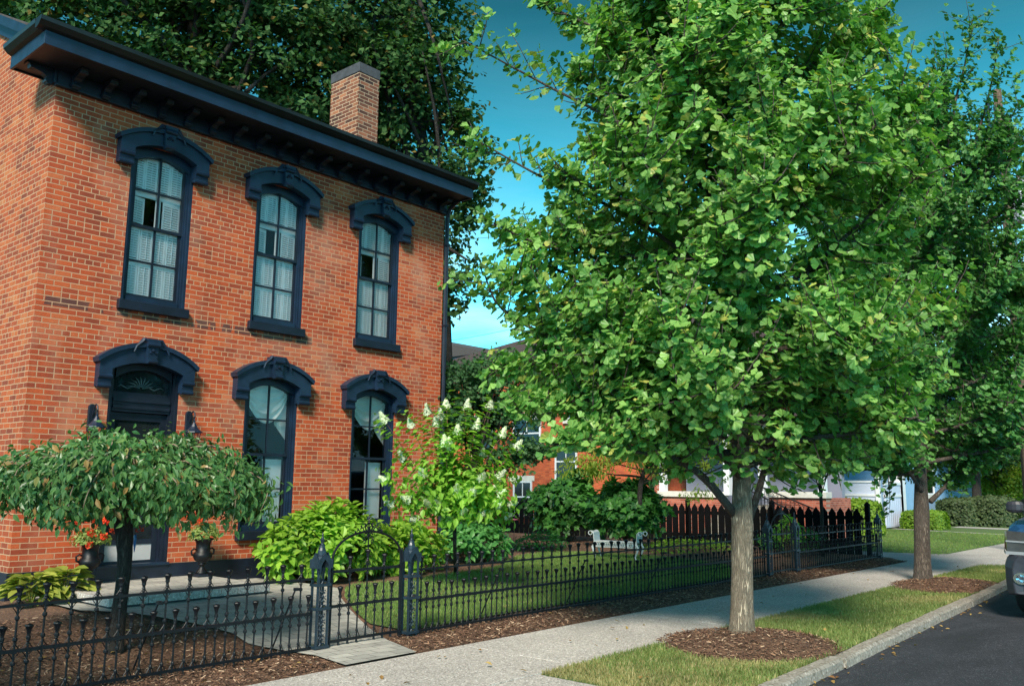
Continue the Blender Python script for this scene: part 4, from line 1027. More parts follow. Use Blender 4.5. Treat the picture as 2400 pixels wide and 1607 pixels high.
for s in (-1, 1):
    b = MB()
    for v in (-dp, dp):
        pts = [BP(s*(hl-.0), v, sz-.05), BP(s*(hl+.015), v, sz+.06), BP(s*(hl+.02), v, sz+.14), BP(s*(hl+.05), v, sz+.185)]
        pts += [BP(s*(hl+.085+.038*math.sin(t)), v, sz+.150+.038*math.cos(t)) for t in np.linspace(0, 6.2, 12)]
        b.tube(pts, .008, 6)
    for k in range(7):
        u0 = hl+.0+.02*k/6; b.tube([BP(s*(hl+.003+.003*k), -dp, sz+.005+.025*k), BP(s*(hl+.003+.003*k), dp, sz+.005+.025*k)], .009, 5)
    b.add([BP(s*hl, -dp, sz), BP(s*hl, dp, sz), BP(s*(hl+.02), dp, sz+.15), BP(s*(hl+.02), -dp, sz+.15), BP(s*(hl+.05), dp, sz+.19), BP(s*(hl+.05), -dp, sz+.19)], [(0,1,2,3), (3,2,4,5)])
    b.build('armrest', M_alu, bench)
    for v in (-dp, dp):
        b = MB(); b.tube([BP(s*hl, v, sz-.05), BP(s*(hl+.04), v, sz-.11), BP(s*(hl+.02), v, sz-.19), BP(s*(hl-.015), v, sz-.27), BP(s*(hl-.0), v, 0)], [.022, .024, .018, .012, .014], 6); b.build('leg', M_alu, bench)
# ================================================================== TREES AND PLANTS
def smooth_path(pts, n):
    pts = np.array(pts, float); k = len(pts); t = np.linspace(0, k-1, n); out = []
    for u in t:
        i = min(int(u), k-2); f = u-i
        p0, p1, p2, p3 = pts[max(i-1, 0)], pts[i], pts[i+1], pts[min(i+2, k-1)]
        out.append(.5*((2*p1)+(-p0+p2)*f+(2*p0-5*p1+4*p2-p3)*f*f+(-p0+3*p1-3*p2+p3)*f**3))
    return np.array(out)

def ginkgo(base, top, prof, label, r0, nlimb, limbs_fixed, lsize, dens, mat, lean=(0, 0), seed=1, offs=None, group=None):
    """prof: list (z, radius); offs: (z, dx, dy) crown-centre offset"""
    g_ = np.random.default_rng(seed)
    t = thing('ginkgo_tree', (base[0], base[1], 0), label, 'tree', group)
    pz = np.array([p[0] for p in prof]); pr = np.array([p[1] for p in prof]); 
    ox = lambda z: np.interp(z, [o[0] for o in offs], [o[1] for o in offs]); oy = lambda z: np.interp(z, [o[0] for o in offs], [o[2] for o in offs])
    Rz = lambda z: np.interp(z, pz, pr)
    def stem(z): return np.array([base[0]+lean[0]*z+.6*ox(z)*min(1, z/top)+.04*math.sin(z*1.3), base[1]+lean[1]*z+.6*oy(z)*min(1, z/top)+.04*math.cos(z*1.1), z])
    tz = np.concatenate([[-.02, .05, .15, .35], np.linspace(.7, top-.4, 16)])
    rr = [r0*1.5, r0*1.30, r0*1.12, r0]+[r0*(.95 if z < 1.3 else max(.06, .80*(1-(z-1.3)/(top-1.0)))) for z in tz[4:]]
    b = MB(); b.tube([stem(z) for z in tz], rr, 14); trunk = b.build('trunk', M_bark if seed == 3 else M_bark2, t, smooth=True)
    lb = MB(); tw = MB(); spurs = []; sdir = []
    def add_spurs(pts, start, step):
        L = np.linalg.norm(np.diff(pts, axis=0), axis=1); c = np.concatenate([[0], np.cumsum(L)])
        for s in np.arange(start*c[-1], c[-1]+.01, step):
            i = min(np.searchsorted(c, s, 'right')-1, len(pts)-2); f = (s-c[i])/(L[i]+1e-9)
            spurs.append(pts[i]*(1-f)+pts[i+1]*f); sdir.append(unit(pts[i+1]-pts[i]))
    def grow_limb(path, r, sp=False):
        path = smooth_path(path, 12); lb.tube(path, np.linspace(r, r*.22, 12), 7)
        add_spurs(path, .45, .15 if sp else .085)
        L = np.linalg.norm(path[-1]-path[0]); ns = int(L/.085)+3 if not sp else int(L/.2)
        for k in range(ns):
            u = .25+.75*(k+g_.uniform())/ns; i = min(int(u*11), 10); p = path[i]*(1-(u*11-i))+path[i+1]*(u*11-i)
            out = unit(np.array([p[0]-base[0]-ox(p[2]), p[1]-base[1]-oy(p[2]), 0]))
            d = unit(out*g_.uniform(.2, 1)+g_.normal(size=3)*.75+np.array([0, 0, g_.uniform(-.1, .8)]))
            ln = g_.uniform(.30, 1.0)*(1 if L > 1 else .7)
            q = [p]; dd = d.copy()
            for j in range(5):
                dd = unit(dd+np.array([0, 0, .12])+g_.normal(size=3)*.10); q.append(q[-1]+dd*ln/5)
            q = np.array(q)
            if sp: lb.tube(q[:4], [.007, .006, .005, .003], 4); add_spurs(q[:4], .1, .08); continue
            # keep inside the envelope
            h = np.hypot(q[:, 0]-base[0]-ox(q[:, 2]), q[:, 1]-base[1]-oy(q[:, 2])); lim = Rz(q[:, 2])*g_.uniform(.92, 1.13)
            keep = max(2, int(np.sum(h < lim))); q = q[:keep]
            lb.tube(q, np.linspace(.010, .0035, len(q)), 4); add_spurs(q, .08, .050)
    for fx in limbs_fixed: grow_limb(*fx)
    for k in range(nlimb):
        z0 = 1.75+(top-2.6)*((k+.5)/nlimb)**.95; a = k*2.39996+g_.uniform(-.3, .3)
        s = stem(z0); ze = z0+g_.uniform(.35, 1.1)*(1.1 if z0 > 3 else .45)+(.4 if z0 > top-2.5 else 0); R = Rz(ze)*g_.uniform(.80, 1.04)
        e = np.array([base[0]+ox(ze)+R*math.cos(a), base[1]+oy(ze)+R*math.sin(a), ze])
        m1 = s*.62+e*.38+[0, 0, -.10+g_.uniform(-.1, .1)]; m2 = s*.28+e*.72+[0, 0, -.06]
        grow_limb([s, m1, m2, e], max(.014, .045*(1-.7*(z0-1.5)/top)))
    if r0 < .13:
        for k in range(20):   # fuller foliage on the street side
            z0 = 2.5+6.0*k/20; a = rad(-154)+g_.uniform(-.95, .95); s = stem(z0); ze = z0+g_.uniform(.3, .9); R = Rz(ze)*g_.uniform(.45, .9)
            e = np.array([base[0]+ox(ze)+R*math.cos(a), base[1]+oy(ze)+R*math.sin(a), ze]); grow_limb([s, s*.6+e*.4+[0, 0, -.08], s*.3+e*.7, e], .02)
    # ascending leaders near the top
    for k in range(7):
        a = k*2.4+.5; z0 = top-3.2+.25*k; s = stem(z0); R = Rz(z0+1)*g_.uniform(.3, .7)
        grow_limb([s, s+[R*.5*math.cos(a), R*.5*math.sin(a), .9], s+[R*math.cos(a), R*math.sin(a), g_.uniform(1.8, 2.4)]], .02)
    lb.build('limbs', M_bark2, t, smooth=True)
    spurs = np.array(spurs); sdir = np.array(sdir); k = int(dens); n = len(spurs)*k
    P = np.repeat(spurs, k, 0); T = np.repeat(sdir, k, 0)
    side = unit(np.cross(T, g_.normal(size=(n, 3)))); D = unit(side*1.0+T*g_.uniform(-.1, .7, (n, 1))+np.array([0, 0, -.18])+g_.normal(size=(n, 3))*.25)
    hor = unit(P-np.array([base[0], base[1], 0])*1.0); out = unit((P-np.array([base[0], base[1], 0]))*[1, 1, 0])
    N = unit(np.array([0, 0, .9])+out*.7+g_.normal(size=(n, 3))*.5)
    P = P+D*g_.uniform(.01, .085, (n, 1))+g_.normal(size=(n, 3))*.012
    S = g_.uniform(.6, 1.12, n)*lsize
    inner = np.hypot(P[:, 0]-base[0]-ox(P[:, 2]), P[:, 1]-base[1]-oy(P[:, 2]))/Rz(P[:, 2]) ; m_ = g_.uniform(size=n) < np.clip(.35+1.1*inner, 0, 1)
    leaves('crown', P[m_], D[m_], N[m_], S[m_], FAN, mat, t)
    print(label[:20], 'leaves', m_.sum())
    return t

D1 = 9.4
fixed1 = [([at(1722,1205,9.35), at(1660,1128,9.15), at(1600,1082,8.95), at(1545,1050,8.8), at(1520,985,8.7), at(1480,900,8.6)], .050),
          ([at(1755,1215,9.4), at(1778,1150,9.5), at(1795,1085,9.6), at(1822,1020,9.6), at(1806,955,9.6), at(1802,880,9.6), at(1815,700,9.7)], .045),
          ([at(1735,1120,9.35), at(1650,1010,9.2), at(1615,905,9.1), at(1560,800,8.9), at(1490,700,8.8)], .034),
          ([at(1735,1120,9.3), at(1700,960,9.0), at(1640,860,8.4), at(1560,790,7.9)], .030),
          ([at(1738,1050,9.4), at(1860,900,9.0), at(1950,800,8.8), at(2050,760,8.7)], .032),
          ([at(1738,1080,9.4), at(1880,1000,9.2), at(1990,980,9.0), at(2070,1010,8.9), at(2110,1075,8.8)], .028),
          ([at(1600,1082,8.95), at(1500,1060,8.7), at(1400,1040,8.4), at(1330,1020,8.2)], .024),
          ([at(1735,1010,9.4), at(1500,860,9.2), at(1320,800,9.0), at(1180,730,8.9), at(1135,640,8.9)], .032, True),
          ([at(1735,1000,9.4), at(1480,950,8.8), at(1290,940,8.6), at(1190,960,8.5)], .028),
          ([at(1735,700,9.4), at(1500,520,9.2), at(1280,420,9.1), at(1120,330,9.0)], .028, True),
          ([at(1730,520,9.4), at(1520,330,9.2), at(1280,200,9.1), at(1085,95,9.0)], .026, True),
          ([at(1735,850,9.4), at(1500,780,9.2), at(1310,700,9.0), at(1180,640,9.0)], .026),
          ([at(1735,950,9.4), at(1480,860,9.2), at(1290,850,8.9), at(1150,870,8.7)], .026),
          ([at(1735,1040,9.4), at(1560,980,8.9), at(1400,1000,8.5), at(1290,1050,8.3)], .024),
          ([at(1738,1080,9.4), at(1820,1040,9.3), at(1900,1040,9.2), at(1960,1090,9.2)], .022),
          ([at(1738,1100,9.4), at(1860,1060,9.8), at(1960,1060,10.2), at(2030,1090,10.4)], .022),
          ([at(1735,900,9.4), at(1900,860,9.2), at(2020,880,9.1), at(2090,960,9.0)], .026),
          ([at(1735,600,9.4), at(1480,600,9.2), at(1290,580,9.1), at(1150,520,9.0)], .026),
          ([at(1730,300,9.4), at(1500,120,9.2), at(1300,20,9.1), at(1260,-40,9.1)], .024)]
ginkgo(G1, 9.4, [(1.5,.9),(1.9,1.45),(2.3,2.0),(2.8,2.2),(3.5,2.38),(4.2,2.32),(5,2.15),(6,1.98),(7,1.78),(8,1.5),(9,.8),(9.7,.15)],
       'large bright green ginkgo street tree with a pale trunk, nearest of the two', .118, 64, fixed1, .080, 3, L_ginkgo,
       lean=(-.012, .002), seed=3, offs=[(0,0,0),(2,-.02,.02),(3.5,-.14,.13),(5,-.08,.07),(7,.05,-.05),(9,.05,0)], group='ginkgo street trees')
fixed2 = [([at(2180,1175,15.2), at(2215,1140,15.3), at(2260,1090,15.3), at(2330,1060,15.4)], .05), ([at(2160,1150,15.1), at(2120,1090,15.0), at(2080,1060,14.9)], .045),
          ([at(2180,600,15.2), at(2235,260,15.2), at(2262,150,15.2), at(2278,45,15.2)], .03, True), ([at(2200,600,15.3), at(2290,320,15.3), at(2325,190,15.3), at(2342,85,15.3)], .03, True),
          ([at(2200,640,15.3), at(2320,420,15.2), at(2360,300,15.2), at(2390,235,15.2)], .03, True)]
ginkgo(G2, 8.6, [(1.6,.9),(2.2,1.6),(2.8,2.1),(3.8,2.3),(5,2.3),(6,2.3),(7,2.1),(8,1.5),(8.8,.5)],
       'darker ginkgo street tree farther along the strip, standing beyond the near one', .135, 66, fixed2, .082, 3, L_ginkgo2,
       lean=(.0, .0), seed=11, offs=[(0,0,0),(3,.0,.0),(5,.2,-.05),(8.5,.35,-.35)], group='ginkgo street trees')

def lobed_tree(name, base, trunk_pts, tr, lobes, nleaf, lsize, T, mat, bark, label, cat='tree', group=None, limbs=True, seed=1, clump=.35, nclump=None, hang=0):
    g_ = np.random.default_rng(seed); t = thing(name, base, label, cat, group)
    b = MB(); tp = smooth_path(trunk_pts, 14); b.tube(tp, np.linspace(tr, tr*.35, 14), 10); b.build('trunk', bark, t, smooth=True)
    C = np.array([l[:3] for l in lobes], float); Rr = np.array([l[3:6] for l in lobes], float); vol = Rr.prod(1)**(2/3.); vol /= vol.sum()
    nc = nclump or max(40, nleaf//60); ci = g_.choice(len(lobes), nc, p=vol); v = g_.normal(size=(nc, 3)); v /= np.linalg.norm(v, axis=1, keepdims=True)
    rr_ = g_.uniform(.35, 1.06, nc)**.5; cc = C[ci]+v*Rr[ci]*rr_[:, None]
    if limbs:
        lb = MB()
        for k in range(min(nc, 42)):
            j = g_.integers(nc); s = tp[g_.integers(5, 14)]; e = cc[j]; mm = (s+e)/2+g_.normal(size=3)*.08*np.linalg.norm(e-s)
            lb.tube(smooth_path([s, mm, e], 7), np.linspace(tr*.28, tr*.05, 7), 5)
        lb.build('limbs', bark, t, smooth=True)
    per = nleaf//nc; n = nc*per; cen = np.repeat(cc, per, 0); off = g_.normal(size=(n, 3)); off *= (g_.uniform(.1, 1, (n, 1))**.5)/np.linalg.norm(off, axis=1, keepdims=True)
    sz = np.repeat(g_.uniform(.6, 1.3, nc), per)[:, None]*clump
    P = cen+off*sz*np.array([1, 1, .62]); outv = unit(P-C[np.repeat(ci, per)])
    N = unit(outv*.5+np.array([0, 0, .65])+g_.normal(size=(n, 3))*.55); D = unit(np.cross(N, g_.normal(size=(n, 3)))+outv*.5+np.array([0, 0, -.25-hang]))
    leaves('crown', P, D, N, g_.uniform(.65, 1.2, n)*lsize, T, mat, t); return t

# big shade trees behind the house
def L(px, py, d, rx, ry, rz): 
    p = at(px, py, d); return (*p, rx, ry, rz)
d = 21
tb = at(1036, 1180, d); tb[2] = 0
lobed_tree('cottonwood_tree', tb, [tb, at(1040,900,d), at(1030,640,d), at(1000,400,d), at(960,150,d), at(940,-100,d)], .26,
    [L(1040,560,d,.7,.9,1.6), L(1060,470,d,.75,.9,.9), L(1010,330,d,1.2,1.3,1.3), L(930,200,d,1.6,1.6,1.6), L(985,60,d,1.0,1.4,1.3), L(860,40,d,1.8,1.8,1.6), L(780,190,d,1.5,1.5,1.4), L(900,-150,d,2.2,2.2,1.8), L(1045,690,d,.35,.6,.7), L(1075,400,d,.38,.6,.5), L(1060,270,d,.28,.5,.6)],
    26000, .15, DIAM, L_cotton, M_bark_dark, 'tall dark shade tree rising behind the chimney with its edge against the sky', seed=5, clump=.50, group='shade trees behind the brick house')
tb2 = at(470, 1150, 19); tb2[2] = 0
lobed_tree('cottonwood_tree', tb2, [tb2, at(470,600,19), at(475,300,19), at(470,100,19), at(430,-150,19)], .30,
    [L(300,60,19,1.6,1.6,1.1), L(480,80,19,1.6,1.6,1.2), L(640,160,19.5,1.6,1.6,1.4), L(180,20,19,1.2,1.4,.8), L(560,-60,19,2,2,1.3), L(350,-90,19,2,2,1.3), L(700,40,19.5,1.4,1.4,1.4), L(730,230,19.5,1.0,1.2,1.0), L(60,-10,19,1.1,1.4,.5), L(420,190,19,1.2,1.3,.9), L(560,260,19.5,1.1,1.2,1.0)],
    27000, .15, DIAM, L_cotton, M_bark_dark, 'broad dark shade tree whose crown fills the sky above the cornice', seed=6, clump=.50, group='shade trees behind the brick house')

# japanese maple style tree right of the house
tb = on(1108, 1262, 2, .15)
dm = 16.5
tb = at(1108, 1250, dm); tb[2] = .12
lobed_tree('maple_tree', tb, [tb, at(1107,1215,dm), at(1100,1150,dm), at(1120,1050,dm), at(1150,950,dm)], .12,
    [L(1080,900,dm,.7,.8,.45), L(1170,880,dm,.8,.8,.45), L(1110,985,dm,.75,.8,.45), L(1210,960,dm,.7,.7,.35), L(1250,1050,dm,.28,.5,.16), L(1200,1100,dm,.3,.5,.18), L(1190,1050,dm,.4,.5,.25), L(1060,970,dm,.4,.6,.5), L(1270,930,dm,.35,.5,.3)],
    13000, .07, STAR, L_maple, M_bark_dark, 'dark green fine leaved maple between the brick house and the neighbouring house', seed=8, clump=.26)
# golden drooping tree behind the ginkgo
dg = 19.5
tb = at(1500, 1200, dg); tb[2] = .05; 
lobed_tree('golden_leaf_tree', tb, [tb, at(1500,1150,dg), at(1520,1080,dg), at(1560,1000,dg)], .07,
    [L(1400,1080,dg,.55,.6,.30), L(1470,1040,dg,.8,.8,.4), L(1560,1080,dg,.8,.7,.35), L(1650,1060,dg,.8,.8,.35), L(1760,1040,dg,.7,.8,.35), L(1600,980,dg,1.4,1.0,.6), L(1690,1130,dg,.2,.3,.2), L(1620,1145,dg,.25,.3,.15), L(1350,1090,dg,.25,.4,.3)],
    8000, .11, NARROW, L_yellow, M_bark_dark, 'yellow green tree with narrow drooping leaves behind the large ginkgo', seed=9, clump=.28, hang=1.2)
dg = 20
tb = at(1925, 1235, dg); tb[2] = 0
lobed_tree('drooping_tree', tb, [tb, at(1925,1180,dg), at(1915,1080,dg), at(1900,980,dg)], .05,
    [L(1900,1070,dg,.4,.5,.3), L(1960,1090,dg,.35,.4,.25), L(1975,1140,dg,.14,.2,.25), L(1930,1030,dg,.6,.6,.3), L(1985,1060,dg,.3,.4,.2)],
    2600, .11, NARROW, L_geran, M_bark_dark, 'small drooping variegated tree above the far end of the picket fence', seed=10, clump=.22, hang=1.2)

# weeping tree
wt = np.array([-.21, -3.21]); wz = float(yard_h(*wt))
t = thing('weeping_tree', (wt[0], wt[1], wz), 'umbrella shaped weeping tree with dark trunk in the mulch bed by the door', 'tree')
b = MB(); b.tube(smooth_path([(wt[0]-.01, wt[1], wz-.02), (wt[0], wt[1], wz+.3), (wt[0]+.02, wt[1]+.0, wz+.8), (wt[0]-.02, wt[1]+.02, 1.30), (wt[0]+.02, wt[1]+.02, 1.68)], 14), [.085,.078,.072,.068,.064,.06,.062,.066,.075,.085,.085,.075,.06,.04], 12); b.build('trunk', M_bark_dark, t, smooth=True)
g_ = np.random.default_rng(21); lb = MB(); P = []; T = []
wc = np.array([wt[0]+.03, wt[1]+.02, 1.52])
for k in range(150):
    a = g_.uniform(0, 2*math.pi); R = g_.uniform(.40, 1.30)*(1+.07*math.sin(3*a)+.05*math.sin(7*a)); zt_ = 1.90-.22*(R/1.25)**2+g_.uniform(-.16, .09)+.04*math.sin(5*a); ze = g_.uniform(1.27, 1.46)+.14*(1-R/1.3) if R > .8 else g_.uniform(1.32, 1.6)
    ca, sa = math.cos(a), math.sin(a); cx = np.array([ca, sa, 0])
    pts = [wc+cx*.03, wc+cx*R*.40+[0, 0, zt_-wc[2]-.02], wc+cx*R*.82+[0, 0, zt_-wc[2]-.04], wc+cx*R*1.0+[0, 0, (zt_-wc[2])*.45+(ze-wc[2])*.4], np.array([*(wc+cx*R*1.03)[:2], ze])]
    for q in pts[1:]: q += g_.normal(size=3)*.045
    pth = smooth_path(pts, 16); lb.tube(pth, np.linspace(.013, .003, 16), 4)
    for i in range(4, 16):
        for _ in range(13):
            P.append(pth[i]+g_.normal(size=3)*np.array([.075, .075, .06])); T.append(unit(pth[min(i+1, 15)]-pth[max(i-1, 0)]))
lb.build('limbs', simple('weeping_twig', (.20, .15, .10), .8, 0, .3, 10), t)
P = np.array(P); T = np.array(T); n = len(P)
out = unit((P-wc)*[1, 1, .6]); N = unit(out+[0, 0, .5]+g_.normal(size=(n, 3))*.45); D = unit(T*.6+g_.normal(size=(n, 3))*.5+np.array([0, 0, -.35]))
leaves('crown', P, D, N, g_.uniform(.052, .10, n), (OVATE[0]*np.array([.8, 1, 1]), OVATE[1]), L_weep, t)

# glass feeder hanging in it
fp = at(318, 1246, 8.3)
t = thing('hummingbird_feeder', fp, 'small blue glass feeder with an orange red flower hanging below the weeping tree', 'feeder')
b = MB(); b.lathe([(0, -.16), (.004, -.15), (.010, -.10), (.014, -.04), (.013, .0), (.006, .01), (0, .012)], fp+[0, 0, -.03], 8); b.build('glass_tube', simple('blue_glass', (.03, .16, .42), .15, 0, .2, 20), t, smooth=True)
b = MB(); b.tube([fp+[0, 0, -.02], fp+[0, 0, .22]], .002, 4); b.build('hanging_wire', M_twig, t)
v = rnd_dir(26); leaves('flower', fp+[.035, 0, .02]+v*.022, v, rnd_dir(26), .022, DIAM, L_red, t)

# bushes
def bush(name, c, R, n, size, T, mat, label, cat='shrub', group=None, seed=1, whorl=False, base=None, rough=.12, up=.5, shell=.45):
    g_ = np.random.default_rng(seed); c = np.array(c, float); R = np.array(R, float); bz = base if base is not None else 0
    t = thing(name, (c[0], c[1], bz), label, cat, group)
    m_ = n//6 if whorl else n
    v = g_.normal(size=(m_, 3)); v /= np.linalg.norm(v, axis=1, keepdims=True); v[:, 2] = np.where(v[:, 2] < -.5, -v[:, 2], v[:, 2])
    f = 1+rough*(np.sin(v[:, 0]*5+seed)+np.sin(v[:, 1]*6+1.3*seed)+np.sin(v[:, 2]*7))*.6
    r = g_.uniform(shell, 1, m_)**.35*f*g_.uniform(.93, 1.06, m_); P = c+v*R*r[:, None]; P[:, 2] = np.maximum(P[:, 2], bz+.04)
    b = MB()
    for k in range(26):
        e = P[g_.integers(m_)]; s = np.array([c[0]+g_.normal()*.12*R[0], c[1]+g_.normal()*.12*R[1], bz]); b.tube(smooth_path([s, (s+e)/2+[0, 0, .1*R[2]], e], 6), np.linspace(.012, .005, 6), 5)
    b.build('stems', M_twig, t)
    out = unit(v/R)
    if whorl:
        k = 6; P = np.repeat(P, k, 0); o = np.repeat(unit(out*.8+[0, 0, .6]), k, 0); n_ = len(P); ang = np.tile(np.arange(k)*2.4, m_)+np.repeat(g_.uniform(0, 6, m_), k)
        a1 = unit(np.cross(o, [0.3, 0.2, 1.])); a2 = np.cross(o, a1); lat = a1*np.cos(ang)[:, None]+a2*np.sin(ang)[:, None]
        D = unit(lat+o*np.tile([.75, .6, .35, .2, .0, -.15], m_)[:, None]+np.array([0, 0, -.12])); N = unit(o+g_.normal(size=(n_, 3))*.2-lat*.2)
        P = P+lat*.012-o*np.tile([0, .01, .03, .05, .07, .09], m_)[:, None]
    else:
        n_ = m_; N = unit(out+[0, 0, up]+g_.normal(size=(n_, 3))*.5); D = unit(np.cross(N, g_.normal(size=(n_, 3)))+out*.3+[0, 0, -.2])
    leaves('foliage', P, D, N, g_.uniform(.65, 1.15, n_)*size, T, mat, t); return t

h1 = bush('hydrangea_shrub', (4.02, -.74, .62), (1.16, .70, .62), 3300, .15, OVATE, L_hyd, 'large lime green broad leaved shrub against the brick wall between stoop and corner', group='hydrangea shrubs', seed=2, whorl=True, base=.17)
bush('hydrangea_shrub', (5.55, -.75, .50), (.62, .5, .48), 1100, .15, OVATE, L_hyd, 'lower lime green broad leaved shrub at the right end of the front wall', group='hydrangea shrubs', seed=4, whorl=True, base=.17)
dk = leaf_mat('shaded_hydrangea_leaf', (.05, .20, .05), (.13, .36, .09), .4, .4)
bush('hydrangea_shrub', (7.7, -.1, .50), (.85, .6, .42), 1300, .14, OVATE, dk, 'dark green broad leaved shrub beside the flowering standard tree', group='hydrangea shrubs', seed=5, whorl=True, base=.17)
bush('hydrangea_shrub', (9.1, 1.3, .42), (.8, .6, .40), 900, .13, OVATE, dk, 'small dark green broad leaved shrub left of the white bench', group='hydrangea shrubs', seed=6, whorl=True, base=.17)
bush('groundcover', (11.0, .95, .30), (.8, .5, .25), 500, .09, OVATE, dk, 'low leafy plants just left behind the white bench', 'plant', seed=7, base=.17)
bush('groundcover', (13.6, -1.2, .20), (1.6, .9, .20), 1500, .07, OVATE, L_hyd, 'low green groundcover right of the white bench behind the iron fence', 'plant', seed=8, base=.12)
bush('groundcover', (15.8, -2.6, .35), (1.0, .7, .35), 1200, .08, OVATE, dk, 'green plants behind the far gate and iron fence', 'plant', seed=9, base=.05)
bush('golden_shrub', (14.6, -3.1, .55), (.32, .3, .42), 500, .07, OVATE, L_hydtree, 'light green shrub seen just right of the ginkgo trunk behind the fence', 'shrub', seed=10, base=.05)
p = at(1330, 1185, 22.0); bush('oakleaf_shrub', (p[0], p[1], .95), (.75, .95, .85), 2600, .20, STAR, L_oak, 'dark oakleaf shrub with lobed leaves in front of the picket fence, left one', group='oakleaf shrubs by the picket fence', seed=12, base=.1, rough=.28, shell=.2)
p = at(1470, 1190, 20.0); bush('oakleaf_shrub', (p[0], p[1], .9), (.75, .9, .75), 2600, .19, STAR, L_oak, 'wide oakleaf shrub with sunlit top in front of the picket fence, nearer the trunk', group='oakleaf shrubs by the picket fence', seed=13, base=.1, rough=.3, shell=.2)
# hostas
def hosta(c, R, n, mat, label, seed, ls):
    g_ = np.random.default_rng(seed); t = thing('hosta_plant', c, label, 'plant', 'hostas beside the patio'); a = g_.uniform(0, 2*math.pi, n); r = g_.uniform(.1, 1, n)
    P = np.array(c)+np.stack([R*r*np.cos(a)*.6, R*r*np.sin(a)*.6, .10+.22*(1-r)+g_.uniform(0, .06, n)], 1)
    D = np.stack([np.cos(a), np.sin(a), .35-.75*r], 1); N = np.stack([np.cos(a)*.3, np.sin(a)*.3, np.ones(n)], 1)+g_.normal(size=(n, 3))*.25
    leaves('foliage', P, D, N, g_.uniform(.7, 1.1, n)*ls, OVATE, mat, t)
    b = MB()
    for k in range(14): b.tube([np.array(c), P[k]], .005, 4)
    b.build('stems', L_hosta, t)
for px, py, R_h, nn, mt, lb_, sd in ((70, 1440, .40, 80, L_hosta, 'yellow hosta at the patio corner nearest the left edge', 1), (150, 1432, .36, 76, L_hosta, 'yellow green hosta close to the left side of the stoop', 2), (20, 1395, .26, 44, L_hostadark, 'dark green hosta at the far left against the wall', 3), (95,1405,.24,50,L_hosta,'small golden hosta between the others behind the left fence',4)):
    c = on(px, py, 2, .10); hosta((c[0], c[1], float(yard_h(c[0], c[1]))), R_h, nn, mt, lb_, sd, .24)

# panicle hydrangea standard
hb = on(1068, 1345, 2, .17); dh = 12.0
t = thing('panicle_hydrangea_tree', hb, 'small flowering standard tree with upright white flower cones beside the house corner', 'tree')
b = MB(); b.tube(smooth_path([hb, at(1066,1290,dh), at(1065,1220,dh), at(1060,1130,dh)], 8), [.032,.028,.026,.026,.026,.024,.02,.016], 8); b.build('trunk', M_bark_dark, t, smooth=True)
g_ = np.random.default_rng(31); sh = MB(); P = []; D = []; N = []; PP = []
tips = [(905,990,11.6),(945,1060,11.7),(990,948,11.9),(1032,975,12),(1035,998,11.8),(1062,1045,11.7),(1100,955,12.1),(1045,1055,11.6),(1165,1020,12.3),(1205,1050,12.4),(1120,1010,12.2),(1160,1105,12),(1195,1180,12),(1085,1140,11.5),(925,1185,11.7),(985,1200,11.6),(1120,1195,11.6),(1180,1215,11.9),(1050,1225,11.6),(1150,1150,11.7),(910,1120,11.6),(960,1010,11.7),(1000,1110,11.5),(1085,1000,11.9),(1130,1060,12.4),(1010,1170,11.5),(1090,1205,11.5),(1205,1130,12.3),(1060,960,12.4),(1150,950,12.4),(1180,1160,11.6),(1130,1120,11.5),(950,1150,11.5),(1165,1185,11.5),(1040,1190,11.5),(1105,1165,11.4)]
c0 = at(1062, 1165, dh)
for i, (px, py, dd) in enumerate(tips):
    e = at(px, py, dd)+g_.normal(size=3)*.05; s = c0+g_.normal(size=3)*.04+[0, 0, -.08]; up = np.array([0, 0, .30 if py < 1100 else .05])
    pth = smooth_path([s, s*.55+e*.45-up*.35+[0, 0, .02], e], 12); sh.tube(pth, np.linspace(.009, .0035, 12), 5)
    for j in range(2, 12):
        for k in range(13):
            a = g_.uniform(0, 6.3); td = unit(pth[min(j+1, 11)]-pth[j-1]); s1 = unit(np.cross(td, [.3, .2, 1.])); s2 = np.cross(td, s1); lat = s1*math.cos(a)+s2*math.sin(a)
            P.append(pth[j]+g_.normal(size=3)*.07); D.append(lat+td*.35+np.array([0, 0, -.25])); N.append(td*.4+np.array([0, 0, .8])+g_.normal(size=3)*.3)
    if True: PP.append((e, unit((e-pth[-3])+[0, 0, .05]), .15 if i < 12 else .12))
sh.build('limbs', simple('reddish_stem', (.16, .07, .04), .7, 0, .2, 10), t)
leaves('foliage', np.array(P), np.array(D), np.array(N), g_.uniform(.07, .14, len(P)), OVATE, L_hydtree, t)
for e, dv, ln in PP:
    n = 320; u = g_.uniform(0, 1, n); a = g_.uniform(0, 6.3, n); s1 = unit(np.cross(dv, [.3, .2, 1.])); s2 = np.cross(dv, s1); r = .070*(1-u)**.7*g_.uniform(.5, 1.1, n)
    Q = e+dv*(u*ln-.03)[:, None]+(s1*np.cos(a)[:, None]+s2*np.sin(a)[:, None])*r[:, None]; o = unit(Q-e-dv*(u*ln-.03)[:, None]+1e-4)
    leaves('flower_panicle', Q, np.cross(o, g_.normal(size=(n, 3))), o, .024, DIAM, L_white, t)

